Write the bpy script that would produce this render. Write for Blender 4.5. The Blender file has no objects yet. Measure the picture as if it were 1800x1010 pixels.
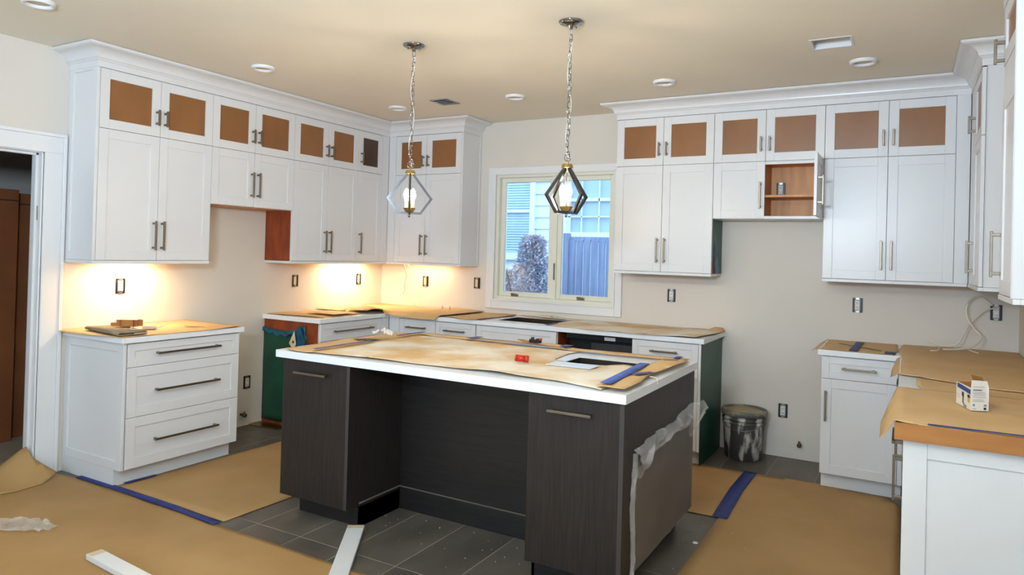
import bpy, bmesh, math, random
from mathutils import Vector, Matrix, noise
random.seed(7)
scene = bpy.context.scene
C = scene.collection

# ------------------------------------------------------------------ camera
CX, CY, CZ = 4.7646, -5.6473, 1.4958
YAW, PIT, ROL, FPX = 0.514, 0.0081, 0.0273, 1222.6
cam_data = bpy.data.cameras.new('camera')
cam = bpy.data.objects.new('camera', cam_data)
C.objects.link(cam)
scene.camera = cam
_F = Vector((-math.sin(YAW)*math.cos(PIT), math.cos(YAW)*math.cos(PIT), math.sin(PIT)))
_R = Vector((math.cos(YAW), math.sin(YAW), 0))
_U = _R.cross(_F)
_R2 = math.cos(ROL)*_R + math.sin(ROL)*_U
_U2 = -math.sin(ROL)*_R + math.cos(ROL)*_U
mw = Matrix.Identity(4)
for i in range(3):
    mw[i][0] = _R2[i]; mw[i][1] = _U2[i]; mw[i][2] = -_F[i]
mw.translation = Vector((CX, CY, CZ))
cam.matrix_world = mw
cam_data.sensor_width = 36
cam_data.lens = FPX/1800*36
cam_data.shift_x = (900-903.8)/1800
cam_data.shift_y = (433.9-505)/1800
cam_data.clip_start = 0.05

# ------------------------------------------------------------------ world, lights, exposure
scene.view_settings.view_transform = 'Standard'
scene.view_settings.look = 'None'
scene.view_settings.gamma = 1
scene.view_settings.use_curve_mapping = False
scene.view_settings.exposure = 0.36
world = bpy.data.worlds.new('world'); scene.world = world
world.use_nodes = True
bg = world.node_tree.nodes['Background']
bg.inputs[0].default_value = (0.46, 0.72, 1.0, 1)
bg.inputs[1].default_value = 3.4

def area_light(name, loc, aim, sx, sy, power, col, spread=180):
    l = bpy.data.lights.new(name, 'AREA'); l.shape = 'RECTANGLE'
    l.size = sx; l.size_y = sy; l.energy = power; l.color = col
    l.spread = math.radians(spread)
    o = bpy.data.objects.new(name, l); C.objects.link(o)
    o.location = loc
    o.rotation_euler = (Vector(aim)-Vector(loc)).to_track_quat('-Z', 'Y').to_euler()
    return o
DAY = (0.66, 0.83, 1.0)
# daylight through the two windows of the wall behind the camera
area_light('daylight_window_light', (4.3, -8.5, 1.65), (4.3, 0, 1.3), 1.3, 1.2, 16, DAY)
area_light('daylight_window_light', (1.3, -8.5, 1.65), (1.3, 0, 1.3), 1.5, 1.2, 16, DAY)
# the photographer's flash, bounced off the ceiling behind the camera
area_light('bounce_flash', (4.0, -5.9, 1.95), (3.6, -5.2, 3.2), 0.5, 0.5, 160, (0.72, 0.86, 1.0))
# strip lights under the wall cabinets
UC = (1.0, 0.76, 0.42)
area_light('under_cabinet_light', (0.15, -2.76, 1.350), (0.06, -2.76, 0.9), 0.30, 0.05, 5.4, UC)
area_light('under_cabinet_light', (0.15, -0.58, 1.350), (0.06, -0.58, 0.9), 0.50, 0.05, 6.0, UC)
area_light('under_cabinet_light', (0.62, -0.15, 1.350), (0.62, -0.03, 0.9), 0.5, 0.05, 1.8, UC)

# ------------------------------------------------------------------ materials
def lin(c):
    return tuple(((v/255)/12.92 if v/255 <= 0.04045 else ((v/255+0.055)/1.055)**2.4) for v in c)
def mat(name, col, rough=0.5, metal=0.0, var=0.06, scale=8.0, stretch=(1,1,1), col2=None, bump=0.0, bscale=60,
        detail=4, lo=0.35, hi=0.65, randv=0.0, spec=0.5, coat=0.0, emit=0.0, alpha=1.0, trans=0.0):
    m = bpy.data.materials.new(name); m.use_nodes = True
    nt = m.node_tree; N = nt.nodes; L = nt.links
    b = N['Principled BSDF']
    c1 = lin(col)
    c2 = lin(col2) if col2 else tuple(v*(1-var) for v in c1)
    tc = N.new('ShaderNodeTexCoord'); mp = N.new('ShaderNodeMapping'); mp.inputs['Scale'].default_value = stretch
    L.new(tc.outputs['Object'], mp.inputs[0])
    vec = mp.outputs[0]
    if randv:
        oi = N.new('ShaderNodeObjectInfo'); mu = N.new('ShaderNodeVectorMath'); mu.operation = 'SCALE'
        cmb = N.new('ShaderNodeCombineXYZ')
        for k in range(3): L.new(oi.outputs['Random'], cmb.inputs[k])
        mu.inputs['Scale'].default_value = 37.0
        L.new(cmb.outputs[0], mu.inputs[0])
        ad = N.new('ShaderNodeVectorMath'); ad.operation = 'ADD'
        L.new(vec, ad.inputs[0]); L.new(mu.outputs[0], ad.inputs[1]); vec = ad.outputs[0]
    nz = N.new('ShaderNodeTexNoise'); nz.inputs['Scale'].default_value = scale; nz.inputs['Detail'].default_value = detail
    L.new(vec, nz.inputs['Vector'])
    cr = N.new('ShaderNodeValToRGB')
    cr.color_ramp.elements[0].position = lo; cr.color_ramp.elements[1].position = hi
    cr.color_ramp.elements[0].color = (*c1, 1); cr.color_ramp.elements[1].color = (*c2, 1)
    L.new(nz.outputs['Fac'], cr.inputs[0])
    out = cr.outputs[0]
    if randv:
        hsv = N.new('ShaderNodeHueSaturation')
        mr = N.new('ShaderNodeMapRange'); mr.inputs['To Min'].default_value = 1-randv; mr.inputs['To Max'].default_value = 1+randv
        L.new(oi.outputs['Random'], mr.inputs[0]); L.new(mr.outputs[0], hsv.inputs['Value']); L.new(out, hsv.inputs['Color']); out = hsv.outputs[0]
    L.new(out, b.inputs['Base Color'])
    b.inputs['Roughness'].default_value = rough; b.inputs['Metallic'].default_value = metal
    b.inputs['Specular IOR Level'].default_value = spec
    b.inputs['Coat Weight'].default_value = coat
    b.inputs['Alpha'].default_value = alpha
    b.inputs['Transmission Weight'].default_value = trans
    if emit:
        b.inputs['Emission Color'].default_value = (*c1, 1); b.inputs['Emission Strength'].default_value = emit
    if bump:
        n2 = N.new('ShaderNodeTexNoise'); n2.inputs['Scale'].default_value = bscale; n2.inputs['Detail'].default_value = 5
        L.new(vec, n2.inputs['Vector'])
        bp = N.new('ShaderNodeBump'); bp.inputs['Strength'].default_value = bump; bp.inputs['Distance'].default_value = 0.01
        L.new(n2.outputs['Fac'], bp.inputs['Height']); L.new(bp.outputs[0], b.inputs['Normal'])
    return m
M = {}
M['wall'] = mat('wall_paint', (216, 209, 200), 0.75, var=0.03, scale=1.5, bump=0.03, bscale=180)
M['wall_back'] = mat('rear_room_paint', (214, 210, 204), 0.8, var=0.03, scale=1.5)
M['ceiling'] = mat('ceiling_paint', (232, 225, 210), 0.8, var=0.03, scale=1.2, bump=0.03, bscale=160)
M['white'] = mat('white_cabinet_paint', (220, 220, 222), 0.30, var=0.02, scale=3, spec=0.5)
M['trim'] = mat('white_trim_paint', (226, 226, 228), 0.38, var=0.02, scale=3)
M['sash'] = mat('cream_window_vinyl', (226, 224, 210), 0.4, var=0.03)
M['pane_brown'] = mat('brown_door_pane', (146, 98, 56), 0.33, var=0.2, scale=3, stretch=(1, 1, 0.5), col2=(130, 86, 48), bump=0.02)
M['pane_dark'] = mat('dark_brown_pane', (74, 52, 38), 0.35, var=0.2, scale=3)
M['ply'] = mat('maple_plywood_lining', (214, 152, 88), 0.45, col2=(192, 128, 68), scale=3, stretch=(6, 6, 0.8), bump=0.02)
M['raw'] = mat('raw_red_brown_board', (150, 66, 22), 0.6, col2=(118, 48, 14), scale=5, stretch=(3, 3, 1), bump=0.03)
M['nickel'] = mat('brushed_nickel', (138, 128, 114), 0.38, 1.0, var=0.1, scale=40)
M['steel'] = mat('sink_steel', (92, 84, 72), 0.36, 1.0, var=0.12, scale=20)
M['chrome'] = mat('polished_chrome', (160, 162, 168), 0.08, 1.0, var=0.03)
M['cage'] = mat('dark_polished_nickel', (112, 114, 120), 0.14, 1.0, var=0.05)
M['brass'] = mat('warm_champagne_metal', (190, 165, 110), 0.3, 1.0, var=0.1)
M['quartz'] = mat('white_quartz', (232, 235, 240), 0.25, var=0.03, scale=12)
M['dark'] = mat('dark_espresso_veneer', (46, 40, 38), 0.45, col2=(27, 22, 21), scale=9, stretch=(14, 14, 0.55), lo=0.3, hi=0.72, bump=0.05, bscale=90, spec=0.4)
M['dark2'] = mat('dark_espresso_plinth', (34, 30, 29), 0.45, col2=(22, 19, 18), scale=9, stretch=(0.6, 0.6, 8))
M['ledge'] = mat('pale_plinth_edge', (112, 104, 96), 0.6, var=0.1)
M['edge'] = mat('grey_edge_banding', (62, 58, 58), 0.4, var=0.1)
M['kraft'] = mat('kraft_counter_paper', (214, 178, 126), 0.62, col2=(202, 164, 110), scale=3, bump=0.12, bscale=14)
M['kraft_dusty'] = mat('dusty_kraft_paper', (210, 174, 122), 0.7, col2=(234, 226, 210), scale=2.6, lo=0.40, hi=0.62, detail=6, bump=0.10, bscale=12)
M['kraft_floor'] = mat('kraft_floor_paper', (180, 143, 93), 0.7, col2=(166, 128, 78), scale=1.6, detail=6, bump=0.22, bscale=6)
M['card'] = mat('brown_cardboard', (178, 120, 62), 0.7, col2=(160, 104, 52), scale=4, stretch=(1, 1, 6))
M['carton'] = mat('tall_brown_carton', (142, 84, 44), 0.75, col2=(120, 68, 34), scale=2)
M['tape'] = mat('blue_masking_tape', (42, 56, 128), 0.55, col2=(32, 44, 104), scale=14, bump=0.05)
M['tape2'] = mat('bright_blue_masking_tape', (66, 100, 190), 0.5, col2=(52, 80, 168), scale=14)
M['tape3'] = mat('faded_violet_tape', (96, 88, 138), 0.6, col2=(70, 62, 112), scale=10)
M['tile'] = mat('slate_floor_tile', (82, 76, 69), 0.40, col2=(112, 104, 94), scale=3.2, stretch=(1.6, 0.7, 1), detail=8, lo=0.35, hi=0.75, randv=0.10, bump=0.05, bscale=30)
M['grout'] = mat('tile_grout', (168, 156, 138), 0.8, var=0.1)
M['green'] = mat('dark_green_plastic_film', (10, 76, 58), 0.42, col2=(6, 58, 46), scale=4, bump=0.08, bscale=9)
M['teal'] = mat('teal_plastic_film', (20, 92, 124), 0.25, col2=(12, 66, 96), scale=12, bump=0.2, bscale=30)
M['black'] = mat('black_plastic', (14, 14, 14), 0.4, var=0.2)
M['grey'] = mat('dark_grey_panel', (56, 56, 60), 0.35, var=0.1)
M['plastic_white'] = mat('white_plastic', (226, 222, 214), 0.4, var=0.03)
M['zinc'] = mat('zinc_plated_steel', (168, 164, 156), 0.35, 0.9, var=0.2, scale=30)
M['copper'] = mat('pipe_bronze', (120, 96, 70), 0.4, 0.8, var=0.2)
M['bucket'] = mat('paint_splashed_bucket', (66, 64, 62), 0.45, col2=(196, 192, 184), scale=7, stretch=(2, 2, 0.7), detail=9, lo=0.52, hi=0.62, bump=0.1, bscale=40)
M['lid'] = mat('bucket_lid_plastic', (96, 96, 96), 0.45, col2=(150, 142, 118), scale=6, lo=0.5, hi=0.6, detail=6)
M['lidtop'] = mat('dried_cream_paint', (176, 160, 116), 0.5, col2=(140, 128, 98), scale=8)
M['wire'] = mat('white_cable', (226, 216, 200), 0.45, var=0.04)
M['wiredark'] = mat('black_cable', (36, 32, 30), 0.45)
M['printblue'] = mat('blue_print', (34, 62, 142), 0.4, var=0.05)
M['printgrey'] = mat('grey_print', (140, 142, 150), 0.6, var=0.05)
M['printblack'] = mat('black_print', (40, 34, 36), 0.6, var=0.05)
M['printamber'] = mat('amber_print', (224, 168, 70), 0.6, var=0.05)
M['red'] = mat('red_plastic', (196, 40, 26), 0.35, var=0.15, scale=40)
M['cloth'] = mat('grey_felt_mat', (150, 134, 112), 0.9, col2=(128, 112, 92), scale=25, bump=0.15)
M['cream'] = mat('cream_rubber', (214, 196, 166), 0.5, var=0.05)
M['siding'] = mat('white_lap_siding', (214, 222, 232), 0.6, var=0.05, scale=4)
M['fence'] = mat('weathered_blue_grey_fence', (112, 124, 158), 0.7, col2=(140, 150, 182), scale=4, stretch=(6, 1, 0.5))
M['blind'] = mat('pale_blue_blind', (172, 192, 206), 0.5, var=0.06)
M['leaf'] = mat('blue_green_leaf', (168, 184, 206), 0.5, col2=(206, 192, 204), scale=2)
M['stem'] = mat('shrub_stem', (70, 60, 60), 0.8)
M['soil'] = mat('outdoor_ground', (120, 120, 116), 0.9)
M['board'] = mat('grey_green_board', (120, 138, 124), 0.7)
M['bulb'] = mat('lit_candle_bulb', (255, 236, 204), 0.3, emit=260)
M['wood'] = mat('tool_handle_wood', (160, 112, 60), 0.5)

def film(name, alpha, col=(0.8, 0.8, 0.78), rough=0.25):
    m = bpy.data.materials.new(name); m.use_nodes = True
    nt = m.node_tree; N = nt.nodes; L = nt.links
    b = N['Principled BSDF']; b.inputs['Base Color'].default_value = (*col, 1); b.inputs['Roughness'].default_value = rough
    nz = N.new('ShaderNodeTexNoise'); nz.inputs['Scale'].default_value = 9; nz.inputs['Detail'].default_value = 6
    tc = N.new('ShaderNodeTexCoord'); L.new(tc.outputs['Object'], nz.inputs['Vector'])
    mr = N.new('ShaderNodeMapRange'); mr.inputs['From Min'].default_value = 0.3; mr.inputs['From Max'].default_value = 0.7
    mr.inputs['To Min'].default_value = alpha*0.75; mr.inputs['To Max'].default_value = alpha*1.35
    L.new(nz.outputs['Fac'], mr.inputs[0]); L.new(mr.outputs[0], b.inputs['Alpha'])
    bp = N.new('ShaderNodeBump'); bp.inputs['Strength'].default_value = 0.3; bp.inputs['Distance'].default_value = 0.01
    L.new(nz.outputs['Fac'], bp.inputs['Height']); L.new(bp.outputs[0], b.inputs['Normal'])
    return m
M['film'] = film('clear_plastic_film', 0.24, (0.50, 0.47, 0.44), 0.4)
M['film_bunched'] = film('bunched_plastic_film', 0.28, (0.80, 0.80, 0.79), 0.16)
def glass(name):
    m = bpy.data.materials.new(name); m.use_nodes = True
    nt = m.node_tree; N = nt.nodes; L = nt.links
    for n in list(N): N.remove(n)
    out = N.new('ShaderNodeOutputMaterial'); mx = N.new('ShaderNodeMixShader')
    t = N.new('ShaderNodeBsdfTransparent'); g = N.new('ShaderNodeBsdfGlossy'); g.inputs['Roughness'].default_value = 0.02
    fr = N.new('ShaderNodeFresnel'); fr.inputs[0].default_value = 1.45
    t.inputs[0].default_value = (0.97, 0.99, 0.99, 1)
    L.new(fr.outputs[0], mx.inputs[0]); L.new(t.outputs[0], mx.inputs[1]); L.new(g.outputs[0], mx.inputs[2]); L.new(mx.outputs[0], out.inputs[0])
    return m
M['glass'] = glass('window_glass')

# ------------------------------------------------------------------ mesh builder
ORG = {}
class MB:
    def __init__(s): s.v = []; s.f = []; s.sm = []
    def add(s, vs, fs, smooth=False):
        b = len(s.v); s.v += [tuple(v) for v in vs]
        for f in fs: s.f.append(tuple(i+b for i in f)); s.sm.append(smooth)
        return s
    def box(s, x0, x1, y0, y1, z0, z1):
        x0, x1 = sorted((x0, x1)); y0, y1 = sorted((y0, y1)); z0, z1 = sorted((z0, z1))
        vs = [(x0,y0,z0),(x1,y0,z0),(x1,y1,z0),(x0,y1,z0),(x0,y0,z1),(x1,y0,z1),(x1,y1,z1),(x0,y1,z1)]
        return s.add(vs, [(0,3,2,1),(4,5,6,7),(0,1,5,4),(1,2,6,5),(2,3,7,6),(3,0,4,7)])
    def obox(s, c, size, rz=0.0, rx=0.0, ry=0.0):
        m = Matrix.Rotation(rz, 3, 'Z') @ Matrix.Rotation(ry, 3, 'Y') @ Matrix.Rotation(rx, 3, 'X')
        hx, hy, hz = [q/2 for q in size]
        vs = [Vector(c) + m @ Vector(p) for p in [(-hx,-hy,-hz),(hx,-hy,-hz),(hx,hy,-hz),(-hx,hy,-hz),(-hx,-hy,hz),(hx,-hy,hz),(hx,hy,hz),(-hx,hy,hz)]]
        return s.add(vs, [(0,3,2,1),(4,5,6,7),(0,1,5,4),(1,2,6,5),(2,3,7,6),(3,0,4,7)])
    def tube(s, pts, r, n=8, closed=False, flat=None):
        pts = [Vector(p) for p in pts]; k = len(pts); vs = []
        up = Vector((0,0,1))
        for i, p in enumerate(pts):
            if closed: t = pts[(i+1) % k]-pts[i-1]
            else: t = pts[min(i+1, k-1)]-pts[max(i-1, 0)]
            t.normalize()
            a = up if abs(t.dot(up)) < 0.95 else Vector((1,0,0))
            u = t.cross(a).normalized(); w = u.cross(t).normalized()
            rr = r[i] if isinstance(r, (list, tuple)) else r
            for j in range(n):
                q = 2*math.pi*j/n
                vs.append(p + rr*(math.cos(q)*u + math.sin(q)*w))
        fs = []
        m = k if closed else k-1
        for i in range(m):
            for j in range(n):
                a, b = i*n+j, i*n+(j+1) % n; i2 = (i+1) % k
                fs.append((a, b, i2*n+(j+1) % n, i2*n+j))
        if not closed:
            fs.append(tuple(range(n-1, -1, -1))); fs.append(tuple((k-1)*n+j for j in range(n)))
        return s.add(vs, fs, True)
    def lathe(s, prof, c=(0,0,0), n=32, smooth=True):
        vs = []
        for r, z in prof:
            for j in range(n):
                q = 2*math.pi*j/n; vs.append((c[0]+r*math.cos(q), c[1]+r*math.sin(q), c[2]+z))
        fs = []
        for i in range(len(prof)-1):
            for j in range(n):
                fs.append((i*n+j, i*n+(j+1) % n, (i+1)*n+(j+1) % n, (i+1)*n+j))
        fs.append(tuple(range(n-1, -1, -1))); fs.append(tuple((len(prof)-1)*n+j for j in range(n)))
        return s.add(vs, fs, smooth)
    def prism(s, poly, z0, z1):
        n = len(poly)
        vs = [(x, y, z0) for x, y in poly]+[(x, y, z1) for x, y in poly]
        fs = [tuple(range(n-1, -1, -1)), tuple(range(n, 2*n))]+[(i, (i+1) % n, n+(i+1) % n, n+i) for i in range(n)]
        return s.add(vs, fs)
    def build(s, name, m, parent=None, bevel=0.0, org=None, recalc=False):
        o0 = ORG.get(parent.name, Vector((0,0,0))) if parent else Vector(org if org else (0,0,0))
        me = bpy.data.meshes.new(name)
        me.from_pydata([tuple(Vector(v)-o0) for v in s.v], [], s.f)
        me.polygons.foreach_set('use_smooth', s.sm)
        if recalc:
            bm = bmesh.new(); bm.from_mesh(me); bmesh.ops.recalc_face_normals(bm, faces=bm.faces); bm.to_mesh(me); bm.free()
        me.materials.append(m if not isinstance(m, str) else M[m])
        me.update()
        o = bpy.data.objects.new(name, me); C.objects.link(o)
        if parent: o.parent = parent; ORG[o.name] = o0
        else: o.location = o0; ORG[o.name] = o0
        if bevel:
            b = o.modifiers.new('bevel', 'BEVEL'); b.width = bevel; b.segments = 2; b.limit_method = 'ANGLE'; b.angle_limit = math.radians(50)
        return o

def tag(o, label=None, cat=None, group=None, kind=None):
    if label: o['label'] = label
    if cat: o['category'] = cat
    if group: o['group'] = group
    if kind: o['kind'] = kind
    return o
def thing(name, label, cat, loc, group=None, rz=0.0):
    o = bpy.data.objects.new(name, None); C.objects.link(o)
    o.empty_display_size = 0.05
    o.location = loc; o.rotation_euler = (0, 0, rz)
    ORG[o.name] = Vector(loc)
    return tag(o, label, cat, group)
def struct(mb, name, m, **k):
    return tag(mb.build(name, m, **k), kind='structure')
def copy_tree(o, parent=None):
    c = o.copy(); C.objects.link(c)
    if parent: c.parent = parent
    ORG[c.name] = ORG.get(o.name, Vector((0,0,0)))
    for ch in list(o.children): copy_tree(ch, c)
    return c

def cells(u0, u1, v0, v1, holes):
    holes = [(max(h[0], u0), min(h[1], u1), max(h[2], v0), min(h[3], v1)) for h in holes]
    us = sorted({u0, u1, *[h[0] for h in holes], *[h[1] for h in holes]})
    vs = sorted({v0, v1, *[h[2] for h in holes], *[h[3] for h in holes]})
    for a, b in zip(us, us[1:]):
        run = None
        for c, d in zip(vs, vs[1:]):
            um, vm = (a+b)/2, (c+d)/2
            inside = any(h[0] < um < h[1] and h[2] < vm < h[3] for h in holes)
            if inside:
                if run: yield (a, b, *run); run = None
            else: run = (run[0], d) if run else (c, d)
        if run: yield (a, b, *run)

# ------------------------------------------------------------------ dimensions
H = 2.725
RX = 5.42
XU, XB = 0.3194, 0.6453
ZB, ZS, ZT, Z2 = 1.376, 2.215, 2.594, 1.794
TOP, UND = 0.916, 0.880
RIM = 0.003

# ------------------------------------------------------------------ room shell
WX0, WX1, WZ0, WZ1 = 1.40, 2.555, 1.08, 2.205      # window opening in the back wall
mb = MB()
for a, b, c, d in cells(-0.12, RX+0.12, -0.05, H, [(WX0, WX1, WZ0, WZ1)]): mb.box(a, b, 0, 0.14, c, d)
struct(mb, 'wall_back', 'wall')
mb = MB()
for a, b, c, d in cells(-8.6, 0, -0.05, H, [(-4.12, -3.29, -0.05, 2.055)]): mb.box(-0.12, 0, a, b, c, d)
struct(mb, 'wall_left', 'wall')
mb = MB(); mb.box(RX, RX+0.12, -8.6, 0, -0.05, H); struct(mb, 'wall_right', 'wall')
mb = MB()
for a, b, c, d in cells(-0.12, RX+0.12, -0.05, H, [(0.5, 2.1, 1.0, 2.3), (3.6, 5.0, 1.0, 2.3)]): mb.box(a, b, -8.74, -8.6, c, d)
struct(mb, 'wall_front', 'wall_back')
mb = MB()
for a, b, c, d in cells(-2.6, RX+0.12, -8.74, 0.14, [(4.27, 4.475, -1.475, -1.285)]): mb.box(a, b, c, d, H, H+0.12)
struct(mb, 'ceiling', 'ceiling')
fl = MB(); fl.box(-2.6, RX+0.12, -8.74, 0.14, -0.05, -0.0010)
floor = struct(fl, 'floor', 'grout')
# floor tiles, 12 by 24 inch, laid in a plain grid
tw, tl = 0.3132, 0.607
tile_me = None
for i in range(18):
    for j in range(7):
        x0 = -0.1292+i*tw; y1 = 0.003-j*tl
        x0c = 2.0625+(i-7)*tw; yc = -3.030+(5-j)*tl
        if x0c > RX-0.05 or yc-tl > -0.02: continue
        if tile_me is None:
            t = MB()
            g = 0.0022
            t.box(g, tw-g, -tl+g, -g, -0.004, 0.0)
            to = t.build('tile', 'tile', floor, bevel=0.0008)
            tile_me = to
        else:
            to = tile_me.copy(); C.objects.link(to); to.parent = floor
        to.location = (x0c, min(yc, 0.0), 0)

# dark store room behind the doorway
mb = MB(); mb.box(-2.6, -2.48, -6.2, -1.4, -0.05, H); struct(mb, 'wall_store_far', 'wall_back')
mb = MB(); mb.box(-2.48, -0.12, -6.2, -6.08, -0.05, H); struct(mb, 'wall_store_near', 'wall_back')
mb = MB(); mb.box(-2.48, -0.12, -1.52, -1.4, -0.05, H); struct(mb, 'wall_store_side', 'wall_back')

# door frame (jambs, head, casing)
dr = MB(); dr.box(-0.12, 0.0, -3.30, -3.285, 0, 2.07); dr.box(-0.12, 0, -4.125, -4.11, 0, 2.07); dr.box(-0.12, 0, -4.125, -3.285, 2.045, 2.06)
dr.box(-0.075, -0.04, -3.315, -3.30, 0, 2.045); dr.box(-0.075, -0.04, -4.11, -3.30, 2.03, 2.045)
door = struct(dr, 'door_1', 'trim', bevel=0.002)
cs = MB()
def casing(mbx, y0, y1, z1, w=0.126):
    # two legs and a head with a raised back band
    for (a, b) in ((y1-0.003, y1+w-0.022), (y0-w+0.022, y0+0.003)):
        mbx.box(0, 0.016, a, b, 0, z1)
    mbx.box(0, 0.016, y0-w+0.022, y1+w-0.022, z1, z1+w-0.022)
    mbx.box(0, 0.022, y1+w-0.022, y1+w, 0, z1+w-0.022); mbx.box(0, 0.022, y0-w, y0-w+0.022, 0, z1+w-0.022)
    mbx.box(0, 0.022, y0-w, y1+w, z1+w-0.022, z1+w)
casing(cs, -4.115, -3.285, 2.05)
tag(cs.build('casing', 'trim', door, bevel=0.003))
hg = MB(); hg.box(-0.06, -0.03, -3.302, -3.2995, 1.62, 1.71); hg.build('hinge_plate', 'nickel', door)

# baseboard behind the camera side only (none is fitted in the kitchen yet)
mb = MB(); mb.box(0, 0.014, -8.6, -4.22, 0, 0.12); struct(mb, 'baseboard_left', 'trim', bevel=0.003)
mb = MB(); mb.box(RX-0.014, RX, -8.6, -2.86, 0, 0.12); struct(mb, 'baseboard_right', 'trim', bevel=0.003)

# ------------------------------------------------------------------ window
tr = MB()
ty = -0.022
X0, X1, Z0, Z1 = 1.289, 2.649, 0.968, 2.292
for a, b, c, d in cells(X0, X1, Z0, Z1, [(1.352, 2.586, 1.045, 2.235)]): tr.box(a, b, ty, 0, c, d)
win = struct(tr, 'window_1', 'trim', bevel=0.004)
t2 = MB()
for a, b, c, d in cells(1.362-0.012, 2.588, 1.043, 2.237, [(1.378, 2.572, 1.058, 2.222)]): t2.box(a, b, -0.034, -0.02, c, d)
t2.build('inner_bead', 'trim', win, bevel=0.002)
jb = MB()
for a, b, c, d in cells(WX0-0.03, WX1+0.03, WZ0-0.03, WZ1+0.03, [(WX0+0.008, WX1-0.008, WZ0+0.008, WZ1-0.008)]): jb.box(a, b, -0.01, 0.12, c, d)
jb.build('window_jamb', 'sash', win)
XM = 1.982
for (a, b) in ((WX0+0.008, XM-0.022), (XM+0.022, WX1-0.008)):
    sh = MB()
    for p, q, c, d in cells(a, b, WZ0+0.008, WZ1-0.008, [(a+0.042, b-0.042, WZ0+0.05, WZ1-0.05)]): sh.box(p, q, 0.03, 0.075, c, d)
    so = sh.build('sash', 'sash', win, bevel=0.004)
    gs = MB(); gs.box(a+0.04, b-0.04, 0.05, 0.056, WZ0+0.048, WZ1-0.048); gs.build('pane', 'glass', so)
    ck = MB(); cx = (a+b)/2-(0.10 if a < 1.9 else 0.02)
    ck.box(cx-0.032, cx+0.032, 0.004, 0.03, WZ0+0.010, WZ0+0.030); ck.tube([(cx-0.028, -0.002, WZ0+0.034), (cx+0.03, -0.006, WZ0+0.030)], 0.006, 8)
    ck.build('crank_handle', 'nickel', so)
mu = MB(); mu.box(XM-0.024, XM+0.024, 0.012, 0.10, WZ0, WZ1); mu.build('mullion', 'sash', win, bevel=0.003)
lv = MB(); lv.box(XM+0.006, XM+0.016, -0.002, 0.012, 1.26, 1.41); lv.build('lock_lever', 'nickel', win)

# ------------------------------------------------------------------ cabinets
class Face:
    def __init__(s, kind, pos): s.k = kind; s.p = pos
    def P(s, u, d, z):
        if s.k == 'L': return (s.p+d, u, z)          # faces +x
        if s.k == 'B': return (u, s.p-d, z)          # faces -y
        if s.k == 'R': return (s.p-d, u, z)          # faces -x
    def box(s, mb, u0, u1, d0, d1, z0, z1):
        a = s.P(u0, d0, z0); b = s.P(u1, d1, z1)
        return mb.box(a[0], b[0], a[1], b[1], a[2], b[2])
def handle(F, u, z, ln, vert, parent, m='nickel'):
    h = MB(); L2 = ln/2
    if vert:
        F.box(h, u-0.0065, u+0.0065, 0.028, 0.039, z-L2, z+L2)
        for s_ in (-1, 1): F.box(h, u-0.007, u+0.007, 0, 0.034, z+s_*(L2-0.016)-0.007, z+s_*(L2-0.016)+0.007)
    else:
        F.box(h, u-L2, u+L2, 0.028, 0.039, z-0.0065, z+0.0065)
        for s_ in (-1, 1): F.box(h, u+s_*(L2-0.016)-0.007, u+s_*(L2-0.016)+0.007, 0, 0.034, z-0.007, z+0.007)
    return h.build('handle', m, parent, bevel=0.002)
def front(F, kind, u0, u1, z0, z1, parent, hd=None, fr=0.060, pane=None, name=None):
    g = 0.0015
    u0 += g; u1 -= g; z0 += g; z1 -= g
    mb = MB()
    F.box(mb, u0, u0+fr, -0.019, 0, z0, z1); F.box(mb, u1-fr, u1, -0.019, 0, z0, z1)
    F.box(mb, u0+fr, u1-fr, -0.019, 0, z0, z0+fr); F.box(mb, u0+fr, u1-fr, -0.019, 0, z1-fr, z1)
    if not pane: F.box(mb, u0+fr-0.002, u1-fr+0.002, -0.017, -0.007, z0+fr-0.002, z1-fr+0.002)
    d = mb.build(name or kind, 'white', parent, bevel=0.0014)
    if pane:
        p = MB(); F.box(p, u0+fr-0.004, u1-fr+0.004, -0.014, -0.009, z0+fr-0.004, z1-fr+0.004); p.build('pane', pane, d)
    if hd: handle(F, *hd, d)
    return d
def cabinet(name, label, group, F, u0, u1, z0, z1, depth, body_mat='white', cat='cabinet', hollow=None, front_gap=0.0):
    c = F.P((u0+u1)/2, -depth/2, z0)
    root = thing(name, label, cat, (round(c[0], 4), round(c[1], 4), 0 if z0 < 0.3 else round(c[2], 4)), group)
    mb = MB(); e = 0.0008
    if hollow:
        t = 0.018
        F.box(mb, u0+e, u0+t, -depth, -0.021, z0, z1); F.box(mb, u1-t, u1-e, -depth, -0.021, z0, z1)
        F.box(mb, u0+t, u1-t, -depth, -0.021, z0, z0+t); F.box(mb, u0+t, u1-t, -depth, -0.021, z1-t, z1)
        F.box(mb, u0+t, u1-t, -depth, -depth+0.01, z0+t, z1-t)
    else:
        F.box(mb, u0+e, u1-e, -depth, -0.021, z0, z1)
    b = mb.build('body', body_mat, root)
    return root
def rail(F, u0, u1, parent, depth, z=ZB, ends=()):
    mb = MB(); F.box(mb, u0, u1, -0.022, 0.003, z-0.022, z-0.001)
    for e in ends:
        F.box(mb, e-0.02 if e == u1 else e, e if e == u1 else e+0.02, -depth, -0.022, z-0.022, z-0.001)
    mb.build('light_rail', 'white', parent, bevel=0.002)
    mb = MB(); F.box(mb, u0+0.021, u1-0.021, -depth, -0.023, z-0.0025, z-0.0005); mb.build('bottom_panel', 'ply', parent)
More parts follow.
